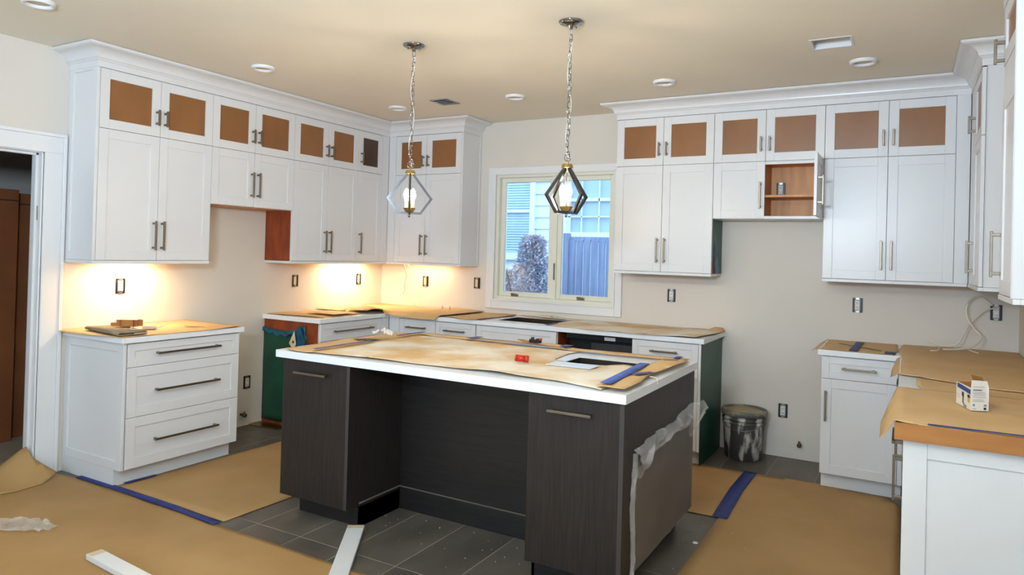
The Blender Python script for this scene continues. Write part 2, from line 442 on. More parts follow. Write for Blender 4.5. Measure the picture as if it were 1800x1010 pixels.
def side_panel(parent, axis, pos, a0, a1, z0, z1, sgn, fr=0.055, name='end_panel', m='white', t=0.019):
    """shaker end panel; axis 'y': plane y=pos facing sgn, a=x range"""
    mb = MB()
    def bx(p, q, t0, t1, c, d):
        if axis == 'y': mb.box(p, q, pos+sgn*t0, pos+sgn*t1, c, d)
        else: mb.box(pos+sgn*t0, pos+sgn*t1, p, q, c, d)
    bx(a0, a0+fr, -t, 0, z0, z1); bx(a1-fr, a1, -t, 0, z0, z1)
    bx(a0+fr, a1-fr, -t, 0, z0, z0+fr); bx(a0+fr, a1-fr, -t, 0, z1-fr, z1)
    bx(a0+fr-.002, a1-fr+.002, -t+0.002, -0.008, z0+fr-.002, z1-fr+.002)
    return mb.build(name, m, parent, bevel=0.0018)
SH, LH = 0.108, 0.196      # handle lengths
ZHS, ZHL = 2.340, 1.545    # handle heights
UPG = None

FL = Face('L', XU)
D = XU-0.001
def pair(F, root, u0, um, u1, z0, z1, zh, ln, pane=None, flip=1):
    off = 0.030
    front(F, 'door', u0, um, z0, z1, root, (um-off, zh, ln, True), pane=pane)
    front(F, 'door', um, u1, z0, z1, root, (um+off, zh, ln, True), pane=pane)
# left wall, first tall unit
r = cabinet('wall_cabinet', 'tall white wall cabinet above the free-standing drawer base at left', 'white shaker wall cabinets', FL, -3.131, -2.311, ZB, ZT+0.04, D)
pair(FL, r, -3.131, -2.7206, -2.311, ZS, ZT, ZHS, SH, 'pane_brown'); pair(FL, r, -3.131, -2.7206, -2.311, ZB, ZS, ZHL, LH)
side_panel(r, 'y', -3.151, 0.001, XU-0.001, ZB-0.0, ZT+0.04, -1)
rail(FL, -3.151, -2.311, r, D, ends=(-3.151,))
# second, short unit over the range gap
r = cabinet('wall_cabinet', 'short white wall cabinet on the left wall, hung higher over the empty range gap', 'white shaker wall cabinets', FL, -2.311, -1.526, Z2, ZT+0.04, D)
pair(FL, r, -2.311, -1.9268, -1.526, ZS, ZT, ZHS, SH, 'pane_brown'); pair(FL, r, -2.311, -1.9268, -1.526, Z2, ZS, 1.965, 0.196)
mb = MB(); FL.box(mb, -2.29, -1.545, -D, -0.022, Z2-0.003, Z2-0.0005); mb.build('bottom_panel', 'ply', r)
# third unit
r = cabinet('wall_cabinet', 'tall white wall cabinet on the left wall with raw red-brown side, next to the corner', 'white shaker wall cabinets', FL, -1.526, -0.752, ZB, ZT+0.04, D)
pair(FL, r, -1.526, -1.1361, -0.752, ZS, ZT, ZHS, SH, 'pane_brown'); pair(FL, r, -1.526, -1.1361, -0.752, ZB, ZS, ZHL, LH)
rail(FL, -1.526, -0.752, r, D, ends=(-1.526,))
mb = MB(); mb.box(0.001, XU-0.024, -1.5295, -1.5265, ZB, Z2-0.004); tag(mb.build('side_board', 'raw', r), 'bare red-brown side board')
# corner unit
r = cabinet('wall_cabinet', 'narrow single-door white corner wall cabinet with the one dark pane', 'white shaker wall cabinets', FL, -0.752, -0.32, ZB, ZT+0.04, D)
front(FL, 'door', -0.752, -0.415, ZS, ZT, r, (-0.722, ZHS, SH, True), pane='pane_dark'); front(FL, 'door', -0.752, -0.415, ZB, ZS, r, (-0.722, ZHL, LH, True))
mb = MB(); FL.box(mb, -0.414, -0.32, -0.020, -0.001, ZB, ZT+0.04); mb.build('filler_strip', 'white', r)
rail(FL, -0.752, -0.322, r, D)
# back wall, left group
FB = Face('B', -XU)
r = cabinet('wall_cabinet', 'tall white wall cabinet on the back wall, left of the window', 'white shaker wall cabinets', FB, XU+0.001, 1.1835, ZB, ZT+0.04, D)
pair(FB, r, 0.4092, 0.7746, 1.172, ZS, ZT, ZHS, SH, 'pane_brown'); pair(FB, r, 0.4092, 0.7746, 1.172, ZB, ZS, ZHL, LH)
mb = MB(); FB.box(mb, XU+0.002, 0.408, -0.020, -0.001, ZB, ZT+0.04); mb.build('filler_strip', 'white', r)
mb = MB(); FB.box(mb, 1.173, 1.1835, -0.020, -0.001, ZB, ZT+0.04); mb.build('filler_strip', 'white', r)
side_panel(r, 'x', 1.1855+0.006, -XU+0.0, -0.001, ZB-0.02, ZT+0.04, 1, t=0.007, fr=0.03)
rail(FB, XU+0.004, 1.19, r, D, ends=(1.19,))
# back wall, right group
A = [2.693, 3.0804, 3.4753, 3.8494, 4.2476, 4.6419, 5.0297]
r = cabinet('wall_cabinet', 'tall white wall cabinet on the back wall, directly right of the window', 'white shaker wall cabinets', FB, A[0], A[2], ZB, ZT+0.04, D)
pair(FB, r, A[0], A[1], A[2], ZS, ZT, ZHS, SH, 'pane_brown'); pair(FB, r, A[0], A[1], A[2], ZB, ZS, ZHL, LH)
rail(FB, A[0], A[2], r, D, ends=(A[0], A[2]))
mb = MB(); mb.box(A[2]+0.0005, A[2]+0.003, -XU+0.024, -XU+0.10, ZB, ZB+0.14); tag(mb.build('side_board', 'raw', r), 'bare brown strip of side board')
gp = MB()
n = 12
for i in range(n):      # rippled green film on the right side of this cabinet
    za = ZB+0.002+(Z2-0.006-ZB)*i/n; zb_ = ZB+0.002+(Z2-0.006-ZB)*(i+1)/n
    ya = -XU+0.024+max(0, 0.07*(1-i*0.35)); yb = -XU+0.024+max(0, 0.07*(1-(i+1)*0.35))
    gp.add([(A[2]+0.0045, ya, za), (A[2]+0.0045, -0.003, za), (A[2]+0.0045, -0.003, zb_), (A[2]+0.0045, yb, zb_)], [(0, 1, 2, 3)])
gpo = gp.build('protective_film', 'green', r); gpo.modifiers.new('s', 'SOLIDIFY').thickness = 0.0012
gp = MB(); gp.add([(A[2]+0.008, -0.27, ZB+0.26), (A[2]+0.018, -0.23, ZB+0.15), (A[2]+0.02, -0.14, ZB+0.004), (A[2]+0.008, -0.215, ZB+0.004), (A[2]+0.008, -0.255, ZB+0.08)], [(0, 1, 2, 3, 4)])
gpo = gp.build('peeled_flap', 'teal', r); gpo.modifiers.new('s', 'SOLIDIFY').thickness = 0.0012
# short open-door unit: hollow lower right bay
r = thing('wall_cabinet', 'short white wall cabinet with one door hanging open on orange shelves', 'cabinet', (3.86, -0.16, Z2), 'white shaker wall cabinets')
mb = MB(); e = 0.0008; F = FB
F.box(mb, A[2]+e, A[4]-e, -D, -0.021, ZS-0.005, ZT+0.04)
F.box(mb, A[2]+e, A[3]-0.009, -D, -0.021, Z2, ZS-0.005)
F.box(mb, A[3]-0.009, A[4]-e, -D, -0.003, Z2, Z2+0.018)
F.box(mb, A[4]-0.018, A[4]-e, -D, -0.021, Z2+0.018, ZS-0.005)
F.box(mb, A[3], A[4]-e, -0.021, -0.003, ZS-0.024, ZS-0.006)
mb.build('body', 'white', r)
mb = MB(); t = 0.003; a0, a1, z0, z1 = A[3]-0.008, A[4]-0.019, Z2+0.019, ZS-0.006
F.box(mb, a0, a0+t, -D+0.002, -0.022, z0, z1); F.box(mb, a1-t, a1, -D+0.002, -0.022, z0, z1)
F.box(mb, a0, a1, -D+0.002, -D+0.005, z0, z1); F.box(mb, a0, a1, -D+0.002, -0.022, z0, z0+t); F.box(mb, a0, a1, -D+0.002, -0.022, z1-t, z1)
tag(mb.build('lining', 'ply', r), 'orange maple lining of the open bay')
mb = MB(); F.box(mb, a0+t, a1-t, -D+0.006, -0.03, 1.953, 1.970); tag(mb.build('shelf', 'ply', r), 'orange maple shelf')
pair(F, r, A[2], A[3], A[4], ZS, ZT, ZHS, SH, 'pane_brown')
front(F, 'door', A[2], A[3], Z2, ZS, r, (A[3]-0.03, 1.965, LH, True))
# the open door, swung about ninety degrees on its right edge
FO = Face('R', 4.2226)
y0, y1 = -XU-0.385, -XU-0.002
dm = MB()
g = 0.0015; fr = 0.06
FOd = Face('L', 4.2426)   # outer face looks right (+x)
for (p, q, c, d) in ((y0, y0+fr, Z2+g, ZS-g), (y1-fr, y1, Z2+g, ZS-g)): dm.box(4.2236, 4.2426, p, q, c, d)
dm.box(4.2236, 4.2426, y0+fr, y1-fr, Z2+g, Z2+fr); dm.box(4.2236, 4.2426, y0+fr, y1-fr, ZS-fr, ZS-g)
dm.box(4.2256, 4.2356, y0+fr-.002, y1-fr+.002, Z2+fr-.002, ZS-fr+.002)
od = dm.build('door', 'white', r, bevel=0.0014)
handle(FOd, y0+0.03, 1.965, LH, True, od)
# third unit
r = cabinet('wall_cabinet', 'tall white wall cabinet on the back wall, beside the right-hand corner', 'white shaker wall cabinets', FB, A[4], 5.109, ZB, ZT+0.04, D)
pair(FB, r, A[4], A[5], A[6], ZS, ZT, ZHS, SH, 'pane_brown'); pair(FB, r, A[4], A[5], A[6], ZB, ZS, ZHL, LH)
mb = MB(); FB.box(mb, A[6]+0.001, 5.108, -0.020, -0.001, ZB, ZT+0.04); mb.build('filler_strip', 'white', r)
rail(FB, A[4], 5.105, r, D, ends=(A[4],))
# right wall wing
FR = Face('R', 5.11)
DR = 0.309
r = cabinet('wall_cabinet', 'white wall cabinet on the right wall closest to the corner, seen nearly edge-on', 'white shaker wall cabinets', FR, -1.05, -0.322, ZB, ZT+0.04, DR)
front(FR, 'door', -1.05, -0.62, ZS, ZT, r, (-0.66, ZHS, SH, True), pane='pane_brown'); front(FR, 'door', -1.05, -0.62, ZB, ZS, r, (-0.66, ZHL, LH, True))
mb = MB(); FR.box(mb, -0.618, -0.345, -0.020, -0.001, ZB, ZT+0.04); mb.build('filler_strip', 'white', r)
side_panel(r, 'y', -1.0585, 5.132, RX-0.001, ZB, ZT+0.04, -1, t=0.007, fr=0.002)
rail(FR, -1.062, -0.345, r, DR, ends=(-1.062,))
r = cabinet('wall_cabinet', 'nearest white wall cabinet on the right wall, cut by the frame', 'white shaker wall cabinets', FR, -2.50, -2.04, ZB, ZT+0.04, DR)
front(FR, 'door', -2.50, -2.04, 2.345, ZT, r, (-2.075, 2.405, SH, True), pane='pane_brown'); front(FR, 'door', -2.50, -2.04, ZB, ZS, r, (-2.075, ZHL, LH, True))
mb = MB(); FR.box(mb, -2.499, -2.041, -0.020, -0.004, ZS, 2.345); mb.build('middle_rail', 'white', r)
side_panel(r, 'y', -2.5085, 5.10, RX-0.001, ZB, ZT+0.04, -1, t=0.007, fr=0.002)
rail(FR, -2.512, -2.04, r, DR, ends=(-2.512,))

# crown moulding swept along the cabinet tops
PROF = [(-0.003, ZT+0.002), (0.004, ZT+0.002), (0.004, 2.634), (0.010, 2.637), (0.014, 2.644), (0.020, 2.648)]
for k in range(9):
    q = k/8*math.pi/2
    PROF.append((0.024+0.072*(1-math.cos(q)), 2.652+0.050*math.sin(q)))
PROF += [(0.100, 2.704), (0.108, 2.707), (0.112, 2.712), (0.112, H-0.003), (-0.003, H-0.003)]
def sweep(name, label, path):
    path = [Vector((x, y)) for x, y in path]
    n = len(path); mit = []
    for i in range(n):
        def nrm(a, b):
            t = (b-a).normalized(); return Vector((t.y, -t.x))
        if i == 0: m_ = nrm(path[0], path[1])
        elif i == n-1: m_ = nrm(path[-2], path[-1])
        else:
            a = nrm(path[i-1], path[i]); b = nrm(path[i], path[i+1]); m_ = (a+b)/(1+a.dot(b))
        mit.append(m_)
    mb = MB(); k = len(PROF)
    vs = []
    for p, m_ in zip(path, mit):
        for d, z in PROF: q = p+m_*d; vs.append((q.x, q.y, z))
    fs = []
    for i in range(n-1):
        for j in range(k):
            fs.append((i*k+j, i*k+(j+1) % k, (i+1)*k+(j+1) % k, (i+1)*k+j))
    fs.append(tuple(range(k))); fs.append(tuple((n-1)*k+j for j in range(k-1, -1, -1)))
    mb.add(vs, fs)
    o = mb.build(name, 'white', org=(path[0].x, path[0].y, ZT), recalc=True)
    return tag(o, label, 'molding', 'crown mouldings over the wall cabinets')
sweep('crown_molding', 'white crown moulding over the left-wall cabinets, turning the corner to the window', [(0.001, -3.151), (XU, -3.151), (XU, -XU), (1.1915, -XU), (1.1915, -0.001)])
sweep('crown_molding', 'white crown moulding running right of the window and round the right-hand corner', [(A[0], -0.001), (A[0], -XU), (5.11, -XU), (5.11, -1.058), (RX-0.001, -1.058)])
sweep('crown_molding', 'white crown moulding over the nearest cabinet on the right wall', [(RX-0.001, -2.04), (5.11, -2.04), (5.11, -2.508), (RX-0.001, -2.508)][::1])

# ---- base cabinets
FLb = Face('L', XB); FBb = Face('B', -XB)
DB = XB-0.001; ZK = 0.105; ZD1, ZD2 = 0.728, 0.419; ZF = 0.874
BG = 'white shaker base cabinets'
def plinth(F, u0, u1, parent, d=0.074):
    mb = MB(); F.box(mb, u0+0.004, u1-0.004, -DB+0.002, -d, 0.001, ZK); mb.build('toe_kick', 'white', parent)
def drawers3(F, root, u0, u1, hl):
    c = (u0+u1)/2
    front(F, 'drawer', u0, u1, ZD1, ZF, root, (c, 0.804, hl, False), fr=0.045)
    front(F, 'drawer', u0, u1, ZD2, ZD1, root, (c, 0.573, hl, False))
    front(F, 'drawer', u0, u1, ZK, ZD2, root, (c, 0.262, hl, False))
def door_drawer(F, root, u0, u1, hl, side=-1, hd=True, vlen=0.2):
    front(F, 'drawer', u0, u1, ZD1, ZF, root, ((u0+u1)/2, 0.802, hl, False) if hd else None, fr=0.045)
    front(F, 'door', u0, u1, ZK, ZD1, root, ((u0+0.03) if side < 0 else (u1-0.03), 0.552, vlen, True))
r = cabinet('base_cabinet', 'free-standing white three-drawer base cabinet beside the doorway on the left', BG, FLb, -3.105, -2.287, ZK, UND, DB)
drawers3(FLb, r, -3.101, -2.287, 0.464); plinth(FLb, -3.128, -2.287, r)
side_panel(r, 'y', -3.126, 0.001, XB-0.001, ZK, UND, -1)
r = cabinet('base_cabinet', 'white drawer base cabinet on the left wall with a bare red-brown side', BG, FLb, -1.505, -0.665, ZK, UND, DB)
drawers3(FLb, r, -1.498, -0.745, 0.475); plinth(FLb, -1.50, -0.70, r)
mb = MB(); mb.box(0.001, XB-0.022, -1.509, -1.5055, 0.002, UND); tag(mb.build('side_board', 'raw', r), 'bare red-brown side board')
mb = MB(); FLb.box(mb, -0.743, -0.6475, -0.02, -0.001, ZK, UND); mb.build('filler_strip', 'white', r)
r = cabinet('base_cabinet', 'narrow white drawer base in the back-left corner under the folded paper', BG, FBb, XB+0.002, 1.165, ZK, UND, DB)
drawers3(FBb, r, 0.765, 1.165, 0.21); plinth(FBb, 0.66, 1.165, r)
mb = MB(); FBb.box(mb, XB+0.003, 0.763, -0.02, -0.001, ZK, UND); mb.build('filler_strip', 'white', r)
r = cabinet('base_cabinet', 'narrow white drawer base between the corner base and the sink base', BG, FBb, 1.166, 1.588, ZK, UND, DB)
drawers3(FBb, r, 1.168, 1.585, 0.213); plinth(FBb, 1.168, 1.588, r)
r = cabinet('base_cabinet', 'wide white sink base under the window with a handleless top panel', BG, FBb, 1.589, 2.35, ZK, 0.66, DB)
front(FBb, 'false_front', 1.592, 2.348, ZD1, ZF, r, None, fr=0.045); pair(FBb, r, 1.592, 1.97, 2.348, ZK, ZD1, 0.60, 0.2)
mb = MB()
FBb.box(mb, 1.590, 1.608, -DB, -0.021, 0.66, UND); FBb.box(mb, 2.332, 2.350, -DB, -0.021, 0.66, UND); FBb.box(mb, 1.608, 2.332, -0.04, -0.021, 0.66, UND)
mb.build('sink_apron', 'white', r)
mb = MB(); mb.box(2.3505, 2.3535, -XB+0.024, -0.02, 0.11, UND-0.002); tag(mb.build('side_board', 'raw', r), 'bare red-brown side board')
mb = MB(); plinth(FBb, 1.592, 2.35, r)
r = cabinet('base_cabinet', 'white drawer-and-door base at the right end of the window counter, green side', BG, FBb, 2.975, 3.498, ZK, UND, DB)
door_drawer(FBb, r, 2.980, 3.478, 0.205, side=1); plinth(FBb, 2.98, 3.50, r)
mb = MB(); FBb.box(mb, 3.479, 3.498, -0.02, -0.001, ZK, UND); mb.build('filler_strip', 'white', r)
mb = MB(); mb.box(3.4985, 3.5015, -XB+0.006, -0.001, 0.002, UND); tag(mb.build('protective_film', 'green', r), 'dark green plastic film on the cabinet side')
r = cabinet('base_cabinet', 'white drawer-and-door base on the back wall, right of the bucket', BG, FBb, 4.2874, 4.764, ZK, UND, DB)
door_drawer(FBb, r, 4.290, 4.735, 0.2, side=-1); plinth(FBb, 4.29, 4.764, r)
mb = MB(); FBb.box(mb, 4.737, 4.763, -0.02, -0.001, ZK, UND); mb.build('filler_strip', 'white', r)
FRb = Face('R', 4.7663); DW = 0.65
def rw(u0, u1, label, kind):
    r = cabinet('base_cabinet', label, BG, FRb, u0, u1, ZK, UND, DW)
    door_drawer(FRb, r, u0+0.002, u1-0.002, 0.25, side=1, vlen=0.2)
    mb = MB(); FRb.box(mb, u0+0.004, u1-0.004, -DW+0.002, -0.074, 0.001, ZK); mb.build('toe_kick', 'white', r)
    return r
r = rw(-1.35, -0.668, 'white base cabinet on the right wall next to the inner corner', 0)
r = rw(-2.10, -1.352, 'middle white base cabinet along the right wall, mostly hidden', 0)
r = rw(-2.77, -2.102, 'nearest white base cabinet on the right wall, with big shaker end panel facing us', 0)
mb = MB()
fr = 0.075
x0, x1 = 4.7663, RX-0.001
for a, b, c, d in ((x0, x0+fr, 0.001, UND), (x1-fr, x1, 0.001, UND), (x0+fr, x1-fr, UND-0.07, UND), (x0+fr, x1-fr, 0.001, 0.12)): mb.box(a, b, -2.790, -2.771, c, d)
mb.box(x0+fr-.002, x1-fr+.002, -2.782, -2.773, 0.1, UND-0.068)
mb.build('end_panel', 'white', r, bevel=0.0018)

# dishwasher in the dark bay
r = thing('dishwasher', 'dark grey dishwasher set back in the open bay right of the sink base', 'appliance', (2.66, -0.3, 0))
mb = MB(); mb.box(2.40, 2.962, -0.50, -0.04, 0.02, 0.855); mb.build('body', 'black', r)
mb = MB(); mb.box(2.60, 2.962, -0.53, -0.502, 0.10, 0.80); mb.build('front_panel', 'grey', r, bevel=0.003)
mb = MB(); mb.box(2.40, 2.962, -0.575, -0.502, 0.825, 0.868); mb.build('control_strip', 'black', r, bevel=0.004)
mb = MB(); mb.box(2.73, 2.82, -0.5765, -0.5755, 0.832, 0.858); tag(mb.build('label_sticker', 'plastic_white', r), 'white sticker')
for x in (2.42, 2.94):
    mb = MB(); mb.lathe([(0.015, 0), (0.015, 0.02)], (x, -0.48, 0.0), 10); mb.build('foot', 'black', r)

# ---- countertops
def slab(mb, holes, x0, x1, y0, y1, z0=UND+0.001, z1=TOP):
    for a, b, c, d in cells(x0, x1, y0, y1, holes): mb.box(a, b, c, d, z0, z1)
mb = MB(); slab(mb, [], 0.001, 0.668, -3.148, -2.265)
tag(mb.build('countertop', 'quartz', bevel=0.002, org=(0.33, -2.7, UND)), 'short white worktop on the free-standing drawer base at left', 'countertop')
SINKB = (1.72, 2.22, -0.52, -0.15)
mb = MB(); slab(mb, [(0.668, 4.0, -1.6, -0.668), SINKB], 0.001, 3.522, -1.532, -0.001)
tag(mb.build('countertop', 'quartz', org=(1.7, -0.3, UND)), 'L-shaped white worktop along the left corner and under the window', 'countertop')
mb = MB(); slab(mb, [(4.0, 4.742, -3.0, -0.668)], 4.268, RX-0.001, -2.815, -0.001)
tag(mb.build('countertop', 'quartz', org=(5.1, -1, UND)), 'L-shaped white worktop on the right, wrapped in kraft paper', 'countertop')
SINKI = (3.17, 3.585, -2.42, -2.035)
mb = MB(); slab(mb, [SINKI], 1.6894, 3.7514+0.01, -2.890, -1.760, z0=0.8765)
tag(mb.build('countertop', 'quartz', org=(2.7, -2.3, 0.88)), 'large white worktop of the dark kitchen island', 'countertop')
def basin(name, label, h, ztop, depth):
    x0, x1, y0, y1 = h; t = 0.004
    r = thing(name, label, 'sink', ((x0+x1)/2, (y0+y1)/2, ztop-depth))
    mb = MB(); e = -0.0008
    mb.box(x0-e, x1+e, y0-e, y0-e+t, ztop-depth, ztop); mb.box(x0-e, x1+e, y1+e-t, y1+e, ztop-depth, ztop)
    mb.box(x0-e, x0-e+t, y0, y1, ztop-depth, ztop); mb.box(x1+e-t, x1+e, y0, y1, ztop-depth, ztop)
    mb.box(x0-e, x1+e, y0-e, y1+e, ztop-depth-t, ztop-depth)
    mb.build('bowl', 'steel', r)
    mb = MB(); mb.lathe([(0.045, 0), (0.045, 0.003), (0.03, 0.004), (0.028, 0.001)], ((x0+x1)/2, (y0+y1)/2, ztop-depth), 24); mb.build('drain', 'chrome', r)
basin('sink', 'stainless undermount sink sunk in the kitchen island, half covered by paper', SINKI, TOP-0.001, 0.20)
basin('sink', 'stainless undermount sink under the window in the back worktop', SINKB, TOP-0.001, 0.19)

# ------------------------------------------------------------------ island
ISL = thing('kitchen_island', 'big dark espresso kitchen island with knee recess in the middle of the room', 'island', (2.736, -2.3, 0))
I0, I1, I2, I3, IF_, IR, IB = 1.7248, 2.2207, 3.2906, 3.7472, -2.8653, -2.4221, -1.7619
ZI = 0.876
mb = MB()
sx0, sx1, sy0, sy1 = SINKI
# body with a well for the sink
for a, b, c, d in cells(I0, I3-0.0205, IR+0.02, IB, [(sx0-0.012, sx1+0.012, sy0-0.012, sy1+0.012)]): mb.box(a, b, c, d, 0.111, ZI)
mb.box(sx0-0.012, sx1+0.012, IR+0.02, sy1+0.012, 0.111, 0.66)
mb.box(I0+0.0, I1-0.02, IF_+0.021, IR+0.02, 0.111, ZI); mb.box(I2+0.02, I3-0.02, IF_+0.021, IR+0.02, 0.111, ZI)
mb.build('body', 'dark', ISL)
mb = MB(); mb.box(I1-0.0195, I1, IF_+0.0005, IR, 0.111, ZI); mb.build('side_panel', 'dark', ISL)
mb = MB(); mb.box(I2, I2+0.0195, IF_+0.0005, IR, 0.111, ZI); mb.build('side_panel', 'dark', ISL)
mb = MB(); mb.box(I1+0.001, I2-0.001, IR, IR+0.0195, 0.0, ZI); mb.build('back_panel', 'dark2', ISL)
mb = MB(); mb.box(I3-0.0195, I3, IF_+0.0005, IB, 0.111, ZI); mb.build('side_panel', 'dark', ISL)
FI = Face('B', IF_)
for (a, b, hu, hl) in ((I0+0.001, I1-0.021, 1.957, 0.235), (I2+0.021, I3-0.021, 3.504, 0.21)):
    mb = MB(); FI.box(mb, a if a < 2 else I2+0.001, b+0.0 if a < 2 else b, -0.02, 0, 0.112, ZI-0.003)
    d = mb.build('door', 'dark', ISL, bevel=0.0012)
    handle(FI, hu, 0.806, hl, False, d)
mb = MB(); mb.box(I1-0.0205, I1, IF_-0.001, IF_+0.0005, 0.111, ZI-0.002); mb.build('edge_strip', 'edge', ISL)
mb = MB(); mb.box(I3-0.0205, I3, IF_-0.001, IF_+0.0005, 0.111, ZI-0.002); mb.build('edge_strip', 'edge', ISL)
# plinth
KF = IF_+0.095; kt = 0.012; kh = 0.125
mb = MB()
mb.box(I0+0.06, I1+kt, KF, IB-0.06, 0.001, 0.110); mb.box(I2-kt, I3-0.07, KF, IB-0.06, 0.001, 0.110)
mb.box(I1-0.002, I1+kt, KF, IR-kt, 0.001, kh); mb.box(I2-kt, I2+0.002, KF, IR-kt, 0.001, kh)
mb.box(I1, I2, IR-kt, IR, 0.001, kh)
mb.build('plinth', 'dark2', ISL)
mb = MB(); mb.box(I1+0.0005, I1+kt, KF, IR-kt, kh, kh+0.003); mb.box(I1+0.0005, I2-0.0005, IR-kt, IR-0.0005, kh, kh+0.003); mb.box(I2-kt, I2-0.0005, KF, IR-kt, kh, kh+0.003)  # thin strip along the plinth top, paler than the plinth itself
tag(mb.build('plinth_edge', 'ledge', ISL), 'pale top edge of the plinth')

# ------------------------------------------------------------------ paper sheets and tapes
def sheet(name, label, cat, outline, z, m, amp=0.003, step=0.05, zf=None, thick=0.0012, group=None, seed=0.0, fs=2.2, org=None):
    bm = bmesh.new()
    vs = [bm.verts.new((x, y, 0)) for x, y in outline]
    bm.faces.new(vs)
    xs = [p[0] for p in outline]; ys = [p[1] for p in outline]
    x = math.floor(min(xs)/step)*step
    while x < max(xs):
        bmesh.ops.bisect_plane(bm, geom=bm.verts[:]+bm.edges[:]+bm.faces[:], plane_co=(x, 0, 0), plane_no=(1, 0, 0)); x += step
    y = math.floor(min(ys)/step)*step
    while y < max(ys):
        bmesh.ops.bisect_plane(bm, geom=bm.verts[:]+bm.edges[:]+bm.faces[:], plane_co=(0, y, 0), plane_no=(0, 1, 0)); y += step
    bmesh.ops.triangulate(bm, faces=bm.faces[:])
    o0 = Vector(org) if org else Vector((sum(xs)/len(xs), sum(ys)/len(ys), z))
    for v in bm.verts:
        nn = noise.noise(Vector((v.co.x*fs, v.co.y*fs, seed)))+0.45*noise.noise(Vector((v.co.x*fs*3, v.co.y*fs*3, seed+5)))
        zz = amp*max(0, nn+0.35)
        if zf: zz += zf(v.co.x, v.co.y)
        v.co = Vector((v.co.x-o0.x, v.co.y-o0.y, z+zz-o0.z))
    bmesh.ops.recalc_face_normals(bm, faces=bm.faces)
    for f in bm.faces:
        if f.normal.z < 0: f.normal_flip()
        f.smooth = True
    me = bpy.data.meshes.new(name); bm.to_mesh(me); bm.free()
    me.materials.append(M[m])
    o = bpy.data.objects.new(name, me); C.objects.link(o); o.location = o0
    if thick:
        s = o.modifiers.new('solid', 'SOLIDIFY'); s.thickness = thick; s.offset = 1
    return tag(o, label, cat, group)
def bump(cx, cy, r, h, sx=1.0, sy=1.0):
    def f(x, y):
        d = math.hypot((x-cx)/sx, (y-cy)/sy)/r
        return h*(1-d)**2*(1+2*d) if d < 1 else 0
    return f
def sumf(*fs): return lambda x, y: sum(f(x, y) for f in fs)
def tape(label, pts, z, m='tape', w=0.048, amp=0.0005, group=None):
    """strip along the polyline pts"""
    P = [Vector(p) for p in pts]; L = []; R = []
    for i, p in enumerate(P):
        t = (P[min(i+1, len(P)-1)]-P[max(i-1, 0)]).normalized(); n = Vector((-t.y, t.x))
        L.append(tuple(p+n*w/2)); R.append(tuple(p-n*w/2))
    return sheet('tape_strip', label, 'tape', L+R[::-1], z, m, amp=amp, step=0.08, thick=0.0006, group=group)
TG = 'blue masking tape strips'
# floor
def curlA(x, y):
    d = math.hypot((x+0.33)/0.55, (y+3.20)/0.42)
    h = 0.0
    if x < 0.10 and y > -3.62: h = 0.16*max(0, 1-d)**1.3
    return h
sheet('floor_paper', 'wide brown floor paper in the foreground at left, curling up in the doorway', 'paper',
      [(-0.02, -3.30), (0.02, -3.19), (0.25, -3.150), (1.0, -3.158), (1.58, -3.165), (2.4, -3.172), (3.86, -3.185), (3.86, -4.20), (0.03, -4.20), (-0.02, -4.1), (-0.6, -4.1), (-1.0, -3.9), (-1.0, -3.25), (-0.5, -3.0), (-0.135, -3.30)][::-1] if False else
      [(0.03, -3.19), (0.25, -3.150), (1.0, -3.158), (1.58, -3.165), (2.4, -3.172), (3.84, -3.185), (3.84, -4.9), (0.03, -4.9)],
      0.0025, 'kraft_floor', amp=0.004, step=0.08, seed=1.0)
def curlD(x, y):
    # ridge rising towards the free corner at the door jamb
    return 0.19*max(0, 1-abs(x+0.05)/0.24)**1.1*max(0, min(1, (y+3.66)/0.33))**1.5
sheet('floor_paper', 'loose brown paper curling up at the foot of the door jamb', 'paper',
      [(-0.95, -3.95), (-0.95, -3.42), (-0.40, -3.33), (-0.14, -3.325), (0.03, -3.31), (0.14, -3.225), (0.20, -3.34), (0.22, -3.5), (0.15, -3.7), (0.02, -3.95)], 0.0080, 'kraft_floor', amp=0.004, step=0.04, seed=9.0, zf=curlD)
sheet('floor_paper', 'brown floor paper in the aisle between the left cabinets and the island', 'paper',
      [(0.585, -3.118), (0.60, -2.3), (0.62, -1.86), (0.62, -0.78), (1.56, -0.70), (1.60, -2.68), (1.585, -3.118)], 0.0025, 'kraft_floor', amp=0.003, step=0.08, seed=2.0)
sheet('floor_paper', 'brown floor paper between the island and the window counter', 'paper',
      [(1.63, -1.62), (1.63, -0.62), (3.835, -0.575), (3.835, -1.552)], 0.0025, 'kraft_floor', amp=0.003, step=0.08, seed=3.0)
sheet('floor_paper', 'brown floor paper right of the island, running towards the camera', 'paper',
      [(3.852, -1.55), (3.848, -0.572), (4.29, -0.545), (4.70, -0.60), (4.76, -0.75), (4.78, -4.9), (3.865, -4.9)], 0.0025, 'kraft_floor', amp=0.003, step=0.08, seed=4.0)
tape('long blue tape on the floor from the left cabinet toward the island', [(0.235, -3.136), (0.7, -3.137), (1.2, -3.143), (1.585, -3.160)], 0.0090, w=0.050, group=TG)
tape('short blue tape tucked along the toe kick of the left cabinet', [(0.585, -3.06), (0.60, -2.86)], 0.0090, w=0.03, group=TG)
tape('wide blue tape on the floor right of the island', [(3.845, -0.570), (3.838, -1.0), (3.858, -1.555)], 0.0090, w=0.086, group=TG)
